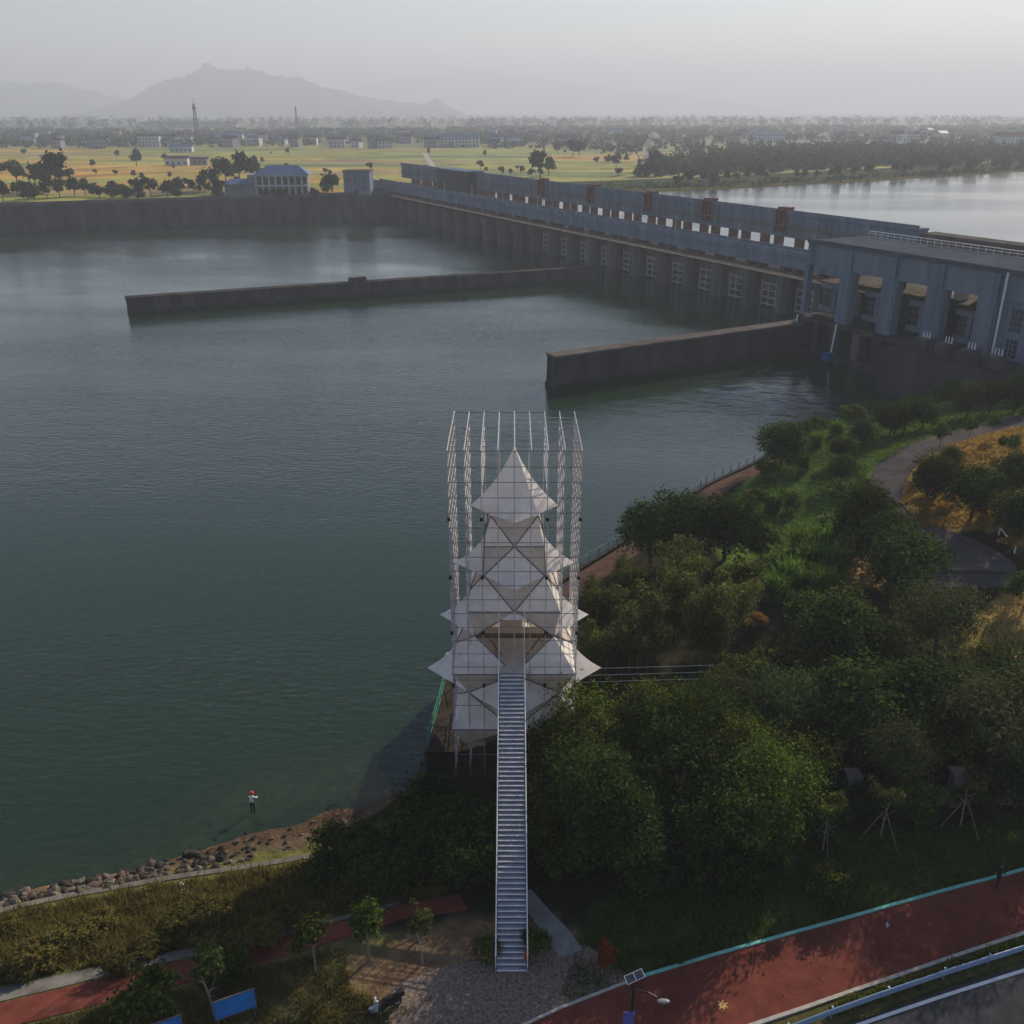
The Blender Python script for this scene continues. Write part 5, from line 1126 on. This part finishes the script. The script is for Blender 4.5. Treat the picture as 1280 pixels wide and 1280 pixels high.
# green railing at the platform's water corner
gr = thing('green_railing', 'green steel railing with a white lamp at the water corner of the platform', 'railing', (-6.2, 60, 4.6))
rp_ = [(-5.95, 54.6), (-5.75, 57), (-5.5, 59.4), (-5.3, 62), (-5.1, 64.6), (-4.3, 62.4), (-4.0, 60.6)]
for x, y in rp_[:6]:
    mb = MB(); mb.tube([(x, y, 3.2), (x, y, 5.9)], .045, 5); mb.build('post', green_paint, gr)
for hgt in (4.9, 5.35, 5.8):
    mb = MB(); mb.tube([(x, y, hgt) for x, y in rp_], .03, 5); mb.build('rail', green_paint, gr)
mb = MB(); mb.ball((-5.1, 64.6, 6.15), .22, 10, 8); mb.build('lamp_globe', white_paint, gr, smooth=True)
# white pipe railing to the right of the tower
pr_ = thing('pipe_railing', 'white horizontal pipe railing running right from the tower', 'railing', (6, 62, 4.6))
y_ = 61.5
for hgt in (5.6, 6.2, 6.8):
    mb = MB(); mb.tube([(X1, y_, hgt), (15.5, y_ + .6, hgt)], .024, 5); mb.build('rail', white_paint, pr_)
for x in (5.2, 15.2):
    mb = MB(); mb.tube([(x, y_ + .05 * (x - 4), 4.2), (x, y_ + .05 * (x - 4), 6.85)], .03, 5); mb.build('post', white_paint, pr_)
# boundary wall with pillars
bw = [ground_at(x, y, 5.6) for x, y in ((1005, 1006), (1060, 1006), (1190, 1004), (1300, 1004), (1400, 1004))]
bwt = thing('boundary_wall', 'low grey boundary wall with square pillars under the dark trees', 'wall', tuple(bw[0]))
for a, b in zip(bw[:-1], bw[1:]):
    mb = MB(); u = Vector((0, 0, .35)); mb.bar(a + u, b + u, .3, .9); mb.build('wall_run', concrete, bwt)
for p in bw[1:4]:
    mb = MB(); mb.box(p.x - .38, p.x + .38, p.y - .38, p.y + .38, p.z - .2, p.z + 2.3); mb.box(p.x - .48, p.x + .48, p.y - .48, p.y + .48, p.z + 2.3, p.z + 2.5); mb.build('pillar', concrete, bwt)
# staked saplings on the shaded verge
for i, (px, py, lab) in enumerate(((1028, 1085, 'newly planted sapling held by three pale stakes, left of three'), (1100, 1070, 'newly planted sapling held by three pale stakes, middle of three'), (1200, 1055, 'newly planted sapling held by three pale stakes, right of three'))):
    g = ground_at(px, py - 22); t = plant('slim:b', g, lab, None, .85)
    t.name = 'staked_sapling'
    for a in (0.4, 2.5, 4.6):
        mb = MB(); mb.tube([(1.5 * math.cos(a), 1.5 * math.sin(a), -.1), (0.06 * math.cos(a), 0.06 * math.sin(a), 2.5)], .04, 5); mb.build('stake', mat('pale wooden stake', (0.14, 0.11, 0.085), (0.22, 0.18, 0.14)), t, world=False)
# white rail at the court edge and pale kerb bar at the court end
def bar_between(name, lab, cat, a, b, zs, w, h, m):
    t = thing(name, lab, cat, tuple(a)); mb = MB()
    mb.bar(a + Vector((0, 0, zs)), b + Vector((0, 0, zs)), w, h); mb.build('rail', m, t)
    for q in (.02, .5, .98):
        p = a + (b - a) * q; mb = MB(); mb.box(p.x - .06, p.x + .06, p.y - .06, p.y + .06, p.z - .2, p.z + zs); mb.build('post', m, t)
bar_between('white_rail', 'short white rail beside the golden shrub at the court edge', 'railing', ground_at(1248, 668, 7), ground_at(1268, 692, 7), .7, .12, .12, white_paint)
a, b = ground_at(1184, 715, 7), ground_at(1282, 718, 7)
bar_between('court_beam', 'pale concrete beam lying across the end of the paved court', 'barrier', a, b, .15, .4, .3, asphalt_old)
# W-beam guard rail
gl = far_on([ground_at(x, y) for x, y in ((985, 1296), (1040, 1275), (1110, 1250), (1180, 1226), (1290, 1191), (1420, 1152))], 40)
gt = thing('guard_rail', 'blue grey corrugated steel guard rail along the road edge', 'guard rail', tuple(gl[0]))
for i, (a, b) in enumerate(zip(gl[:-1], gl[1:])):
    d = (b - a).normalized(); s = Vector((d.y, -d.x, 0)); prof = [(0, .42), (.07, .48), (.07, .54), (0, .6), (.07, .66), (.07, .72), (0, .78)]
    mb = MB(); vs = [p + s * x + Vector((0, 0, z)) for p in (a, b) for x, z in prof] + [p + s * (x - .02) + Vector((0, 0, z)) for p in (a, b) for x, z in prof]
    k = len(prof); mb.add(vs, [(j, j + 1, k + j + 1, k + j) for j in range(k - 1)] + [(2 * k + j, 3 * k + j, 3 * k + j + 1, 2 * k + j + 1) for j in range(k - 1)] + [(k - 1, 3 * k - 1, 4 * k - 1, 2 * k - 1), (0, k, 3 * k, 2 * k)])
    mb.build('rail', rail_blue, gt)
    n = max(1, int((b - a).length / 2))
    for j in range(n):
        p = a + (b - a) * (j / n) - s * .1; mb = MB(); mb.tube([p - Vector((0, 0, .3)), p + Vector((0, 0, .8))], .06, 6); mb.build('post', rail_blue, gt)
# solar street lamp
sl = G(793, 1222, 11.0); base = Vector((sl.x, sl.y, tz(sl.x, sl.y)))
t = thing('street_lamp', 'black solar street lamp with tilted panel and one arm over the track', 'street lamp', tuple(base))
mb = MB(); mb.tube([base - Vector((0, 0, .3)), base + Vector((0, 0, 3)), (sl.x, sl.y, 11.0)], [.10, .085, .06], 8); mb.build('pole', black_plastic, t)
mb = MB(); mb.tube([(sl.x, sl.y, 10.3), (sl.x + .6, sl.y - .35, 10.5), (sl.x + .95, sl.y - .55, 10.45)], .035, 6); mb.build('arm', black_plastic, t)
mb = MB(); mb.ball((sl.x + 1.2, sl.y - .72, 10.42), (.3, .15, .06), 10, 6); mb.build('lamp_head', mat('grey lamp housing', (0.16, 0.17, 0.19), (0.22, 0.23, 0.25), .4), t, smooth=True)
mb = MB(); pc = Vector((sl.x, sl.y, 11.05)); ux = Vector((.92, .38, .12)).normalized(); uy = Vector((-.38, .8, .45)).normalized(); un = ux.cross(uy)
mb.hexa([pc - ux * .44 - uy * .19, pc + ux * .44 - uy * .19, pc + ux * .44 + uy * .19, pc - ux * .44 + uy * .19] + [pc + un * .05 + q for q in (-ux * .44 - uy * .19, ux * .44 - uy * .19, ux * .44 + uy * .19, -ux * .44 + uy * .19)]); pn = mb.build('solar_panel', white_paint, t)
mb = MB()
for q in (-1, 1): mb.hexa([pc + un * h_ + ux * (q * .215 + a_) + uy * b_ for h_ in (.052, .06) for a_, b_ in ((-.19, -.165), (.19, -.165), (.19, .165), (-.19, .165))])
cells = mb.build('solar_cells', mat('solar cells', (0.03, 0.035, 0.05), (0.05, 0.055, 0.075), .25, 4, spec=.6), t)
mb = MB(); mb.bar((sl.x - .15, sl.y - .1, 9.0), (sl.x - .15, sl.y - .1, 8.0), .5, .03); mb.build('banner', mat('violet banner', (0.10, 0.10, 0.35), (0.14, 0.14, 0.42)), t)
# blue sign boards on posts
def sign(px, py, w, h, rz, lab):
    g = ground_at(px, py); t = thing('sign_board', lab, 'sign', tuple(g), rz)
    mb = MB(); mb.box(-w / 2, w / 2, -.04, .04, .75, .75 + h); mb.build('panel', blue_paint, t, world=False)
    mb = MB(); mb.box(-w / 2 - .05, w / 2 + .05, -.05, .05, .75 + h, .8 + h); mb.box(-w / 2 - .05, w / 2 + .05, -.05, .05, .7, .75); mb.box(-w / 2 - .05, -w / 2, -.05, .05, .75, .75 + h); mb.box(w / 2, w / 2 + .05, -.05, .05, .75, .75 + h); mb.build('frame', dark_steel, t, world=False)
    for x in (-w / 2 + .1, w / 2 - .1):
        mb = MB(); mb.tube([(x, .06, -.3), (x, .06, .72)], .04, 6); mb.build('post', dark_steel, t, world=False)
    t.rotation_euler = (R(-14), 0, rz)
sign(298, 1283, 1.9, .9, .42, 'blue tilted sign board facing the path, whole board visible')
sign(210, 1316, 1.6, .9, .42, 'blue sign board cut by the lower edge of the photo')
# scooter parked by the gravel
g = ground_at(482, 1262); scp = thing('scooter', 'dark motor scooter with a silver front parked at the gravel edge', 'scooter', tuple(g), R(205))
def sp(name, mb, m, parent=None, **k): return mb.build(name, m, parent or scp, world=False, **k)
for x in (-.62, .62):
    mb = MB(); n = 14
    mb.tube([(x + .21 * math.cos(2 * math.pi * k / n), 0, .25 + .21 * math.sin(2 * math.pi * k / n)) for k in range(n + 1)], .055, 6, caps=False); wh = sp('wheel', mb, black_plastic, smooth=True)
    mb = MB(); mb.tube([(x, -.035, .25), (x, .035, .25)], .15, 10); sp('rim', mb, galv, wh)
mb = MB(); mb.hexa([(-.75, -.14, .4), (.1, -.16, .28), (.1, .16, .28), (-.75, .14, .4), (-.8, -.15, .62), (.05, -.17, .66), (.05, .17, .66), (-.8, .15, .62)]); mb.hexa([(.05, -.17, .24), (.5, -.17, .24), (.5, .17, .24), (.05, .17, .24), (.05, -.17, .32), (.5, -.17, .32), (.5, .17, .32), (.05, .17, .32)]); sp('body', mb, black_plastic)
mb = MB(); mb.hexa([(.42, -.2, .3), (.56, -.17, .28), (.56, .17, .28), (.42, .2, .3), (.36, -.19, .92), (.5, -.13, .95), (.5, .13, .95), (.36, .19, .92)]); mb.ball((.62, 0, .46), (.24, .1, .09), 8, 6); sp('front_shield', mb, mat('silver scooter paint', (0.45, 0.45, 0.48), (0.55, 0.55, 0.58), .3, metal=.3))
mb = MB(); mb.ball((-.36, 0, .72), (.48, .16, .09), 10, 6); sp('seat', mb, mat('black seat vinyl', (0.02, 0.02, 0.02), (0.03, 0.03, 0.03), .5), smooth=True)
mb = MB(); mb.tube([(.58, 0, .3), (.38, 0, 1.02)], .03, 6); mb.tube([(.3, -.34, 1.05), (.38, -.15, 1.03), (.38, .15, 1.03), (.3, .34, 1.05)], .022, 6); sp('handlebar', mb, black_plastic)
for y in (-.3, .3):
    mb = MB(); mb.tube([(.36, y, 1.03), (.38, y * 1.15, 1.2)], .01, 4); mb.ball((.38, y * 1.18, 1.24), (.02, .07, .05), 8, 6); sp('mirror', mb, black_plastic)
mb = MB(); mb.ball((.5, 0, .86), (.06, .09, .07), 8, 6); sp('headlight', mb, white_paint, smooth=True)
mb = MB(); mb.box(-.98, -.62, -.15, .15, .66, .94); sp('top_box', mb, black_plastic)

# rocks along the shore
rock_mats = [mat('pale shore rock', (0.085, 0.075, 0.06), (0.19, 0.165, 0.135), .9, 2, bump=.5), mat('reddish shore rock', (0.075, 0.055, 0.043), (0.14, 0.105, 0.08), .9, 2, bump=.5), mat('dark wet shore rock', (0.028, 0.028, 0.024), (0.065, 0.06, 0.052), .7, 2, bump=.5)]
rl = ['pale angular boulder in the riprap along the left shore', 'reddish boulder in the riprap along the left shore', 'dark wet boulder in the riprap along the left shore']
rmesh = []
for k in range(9):
    r = np.random.default_rng(50 + k); mb = MB(); mb.ball((0, 0, 0), 1, 9, 7)
    v = np.array(mb.v); pl = unit(r.normal(0, 1, (11, 3))); dd = r.uniform(.55, .9, 11)
    for q, d_ in zip(pl, dd):
        e_ = v @ q - d_; v = v - np.maximum(e_, 0)[:, None] * q[None]
    v = v * np.array([1.0, .72, .55]) * (1 + r.normal(0, .03, (len(v), 1)))
    me = bpy.data.meshes.new('rock'); me.from_pydata([tuple(map(float, q)) for q in v], [], mb.f); me.materials.append(rock_mats[k % 3]); me.update(); rmesh.append(me)
for i in range(270):
    t_ = r_.uniform(0, 1) ** 1.0; px = -25 + 345 * t_ + r_.uniform(-4, 4)
    sh = np.interp(px, [-30, 0, 150, 290, 330], [1133, 1124, 1093, 1054, 1058]); kb = np.interp(px, [-30, 0, 100, 215, 300, 390], [1146, 1139, 1117, 1097, 1085, 1071])
    f_ = r_.uniform(0, 1); py = sh - 4 + (kb - sh + 1) * f_
    k = int(r_.integers(0, 3)) if f_ > .3 else (2 if r_.uniform() < .6 else int(r_.integers(0, 2))); k = k + 3 * int(r_.integers(0, 3))
    g = G(px, py, .3 + f_ * .7); s_ = r_.uniform(.12, .52) ** 1.0 * (1.25 if i % 9 == 0 else 1) * (1 if px < 285 else .55)
    o = link('rock', rmesh[k]); o.location = (g.x, g.y, max(tz(g.x, g.y), -.3) + s_ * .22); o.rotation_euler = (r_.uniform(-.4, .4), r_.uniform(-.4, .4), r_.uniform(0, 6.28)); o.scale = (s_, s_, s_)
    tag(o, rl[k % 3], 'rock', 'boulders along the left shore')

for i in range(90):                       # loose stones on the mud and just under the shallow water
    px = r_.uniform(90, 470); sh = np.interp(px, [0, 150, 290, 330, 400, 470], [1124, 1093, 1054, 1050, 1045, 1030]); py = sh + r_.normal(-8, 12) + (4 if px > 290 else -10)
    g = G(px, py, 0); z = tz(g.x, g.y); s_ = r_.uniform(.07, .24); k = int((2, 2, 0, 5, 8, 1)[i % 6])
    o = link('rock', rmesh[k]); o.location = (g.x, g.y, max(z, -.25) + s_ * .2); o.rotation_euler = (r_.uniform(-.4, .4), r_.uniform(-.4, .4), r_.uniform(0, 6.28)); o.scale = (s_, s_, s_)
    tag(o, 'small stone lying on the muddy shallows by the shore', 'rock', 'loose stones on the mud')
# fallen leaves on the red track
tp = np.array([(g.x, g.y) for g in (ground_at(x, y) for x, y in ((680, 1275), (800, 1226), (1000, 1168), (1300, 1085), (1300, 1155), (1000, 1255), (880, 1296)))])
lp = rng.uniform(tp.min(0), tp.max(0), (900, 2)); lp = lp[pip(lp[:, 0], lp[:, 1], tp)]
lz = terrain(lp[:, 0], lp[:, 1]) + .045
stuff(link('fallen_leaves', fast_mesh('fallen_leaves', leaves(np.stack([lp[:, 0], lp[:, 1], lz], -1), .11, rng, None, .6, up=9), 4, leaf_mat('fallen leaves', (0.09, 0.05, 0.02), (0.30, 0.20, 0.07), .2))), 'dry fallen leaves scattered over the red track', 'leaves')

# ------------------------------------------------------------------ people
def person(label, loc, rz, pose, colours, hat=None):
    """one skinned body; pose = joint positions"""
    J = pose; me = bpy.data.meshes.new('person'); names = list(J)
    E_ = [('pelvis', 'waist'), ('waist', 'chest'), ('chest', 'neck'), ('neck', 'head'), ('head', 'crown')]
    rad = dict(pelvis=.125, waist=.12, chest=.14, neck=.055, head=.095, crown=.075)
    for s in 'lr':
        E_ += [('pelvis', 'hip' + s), ('hip' + s, 'knee' + s), ('knee' + s, 'ankle' + s), ('ankle' + s, 'toe' + s), ('chest', 'sho' + s), ('sho' + s, 'elb' + s), ('elb' + s, 'wri' + s), ('wri' + s, 'palm' + s)]
        rad.update({'hip' + s: .09, 'knee' + s: .062, 'ankle' + s: .045, 'toe' + s: .035, 'sho' + s: .062, 'elb' + s: .042, 'wri' + s: .03, 'palm' + s: .034})
        w, p = Vector(J['wri' + s]), Vector(J['palm' + s]); d = (p - w).normalized(); sd_ = d.cross(Vector((.2, 1, .1))).normalized()
        for q, ln in ((-.03, .07), (-.01, .085), (.01, .08), (.03, .062)):
            n = f'f{s}{q}'; J[n] = tuple(p + sd_ * q * 1.2 + d * ln); rad[n] = .009; E_.append(('palm' + s, n))
        n = f'th{s}'; J[n] = tuple(w + d * .05 + sd_ * .07); rad[n] = .01; E_.append(('wri' + s, n))
    J['nose'] = tuple(Vector(J['head']) + Vector((0, -.115, 0))); rad['nose'] = .018; E_.append(('head', 'nose'))
    names = list(J); ix = {n: i for i, n in enumerate(names)}
    me.from_pydata([J[n] for n in names], [(ix[a], ix[b]) for a, b in E_], [])
    tmp = bpy.data.objects.new('person_rig', me); COL.objects.link(tmp)
    md = tmp.modifiers.new('skin', 'SKIN'); sv_ = me.skin_vertices[0].data
    for n in names: sv_[ix[n]].radius = (rad[n], rad[n]); sv_[ix[n]].use_root = (n == 'pelvis')
    ss = tmp.modifiers.new('sub', 'SUBSURF'); ss.levels = ss.render_levels = 2
    dg = bpy.context.evaluated_depsgraph_get(); bm_ = bpy.data.meshes.new_from_object(tmp.evaluated_get(dg)); bpy.data.objects.remove(tmp)
    bm_.name = 'person'; o = link('person', bm_); bm_.materials.clear()
    top, leg = colours
    for m in (skin_m, top, leg): bm_.materials.append(m)
    zb, zn = J['waist'][2] - .04, J['neck'][2]
    for p in bm_.polygons:
        c = p.center; hand = min((c - Vector(J['palm' + s])).length for s in 'lr') < .14
        p.material_index = 0 if (hand or c.z > zn) else (2 if c.z < zb and abs(c.x) < .3 else 1); p.use_smooth = True
    o.location = loc; o.rotation_euler = (0, 0, rz); tag(o, label, 'person')
    hd = Vector(J['head'])
    mb = MB(); mb.ball(hd + Vector((0, .012, .035)), (.108, .118, .115), 10, 8); hr = mb.build('hair', black_plastic, o, world=False, smooth=True)
    if hat:
        mb = MB(); mb.ball(hd + Vector((0, 0, .11)), (.13, .14, .1), 12, 8); mb.tube([hd + Vector((0, 0, .10)), hd + Vector((0, 0, .115))], [.185, .15], 14); mb.build('hat', hat, o, world=False, smooth=True)
    return o
def std_pose(lean=0.0, arm=((0, 0), (0, 0)), stride=0.0, h=1.0):
    J = dict(pelvis=(0, 0, .93), waist=(0, -.02 * lean, 1.08), chest=(0, -.12 * lean, 1.32), neck=(0, -.18 * lean, 1.49), head=(0, -.2 * lean - .015, 1.61), crown=(0, -.2 * lean, 1.71))
    for s, q in (('l', -1), ('r', 1)):
        st_ = stride * q; fx, fy = arm[0 if q < 0 else 1]
        J['hip' + s] = (.1 * q, 0, .88); J['knee' + s] = (.11 * q, -.5 * st_ - .03, .48); J['ankle' + s] = (.11 * q, -st_, .085 + .05 * max(0, -st_)); J['toe' + s] = (.12 * q, -st_ - .17, .04)
        J['sho' + s] = (.185 * q, -.12 * lean, 1.42); J['elb' + s] = (.23 * q, -.12 * lean - .02 - fy * .22, 1.16 + fy * .04); J['wri' + s] = (.22 * q - q * fx * .1, -.14 * lean - .08 - fy * .42, .93 + fy * .2); J['palm' + s] = (.215 * q - q * fx * .12, -.14 * lean - .11 - fy * .48, .86 + fy * .24)
    return J
fg = G(317, 1019, -.3)
person('person in a white shirt and red hat standing knee deep in the shallows', (fg.x, fg.y, tz(fg.x, fg.y)), R(170), std_pose(.5, ((.3, .8), (.3, .5))), (white_paint, black_plastic), mat('red hat cloth', (0.5, 0.06, 0.07), (0.6, 0.09, 0.09), .8))
wg = ground_at(1245, 1109)
person('person in dark clothes walking on the red track near the right edge', tuple(wg + Vector((0, 0, .03))), R(110), std_pose(.15, ((0, .3), (0, -.25)), .2), (black_plastic, mat('navy trousers', (0.02, 0.022, 0.035), (0.03, 0.032, 0.05))))

# shrub belt at the foot of the far bank, one loose mass down to the water
V = []
for a, b in zip(bank[:6], bank[1:6]):
    L = math.hypot(b[0] - a[0], b[1] - a[1]); n = int(L / 1.6)
    for j in range(n):
        t_ = rng.uniform(); q = rng.uniform(0, 9) ** 1.1; h = rng.uniform(1.2, 4.0); d = unit(rng.normal(0, 1, (14, 3)))
        c = d * h * .5 + np.array([a[0] + (b[0] - a[0]) * t_ - q * .5, a[1] + (b[1] - a[1]) * t_ + q, 9.4 + h * .4]); V.append(leaves(c, h * .5, rng, d, .8))
stuff(link('undergrowth', fast_mesh('undergrowth', np.concatenate(V).astype(np.float32), 4, L_FAR)), 'dense undergrowth along the far reservoir bank at the waterline', 'undergrowth')
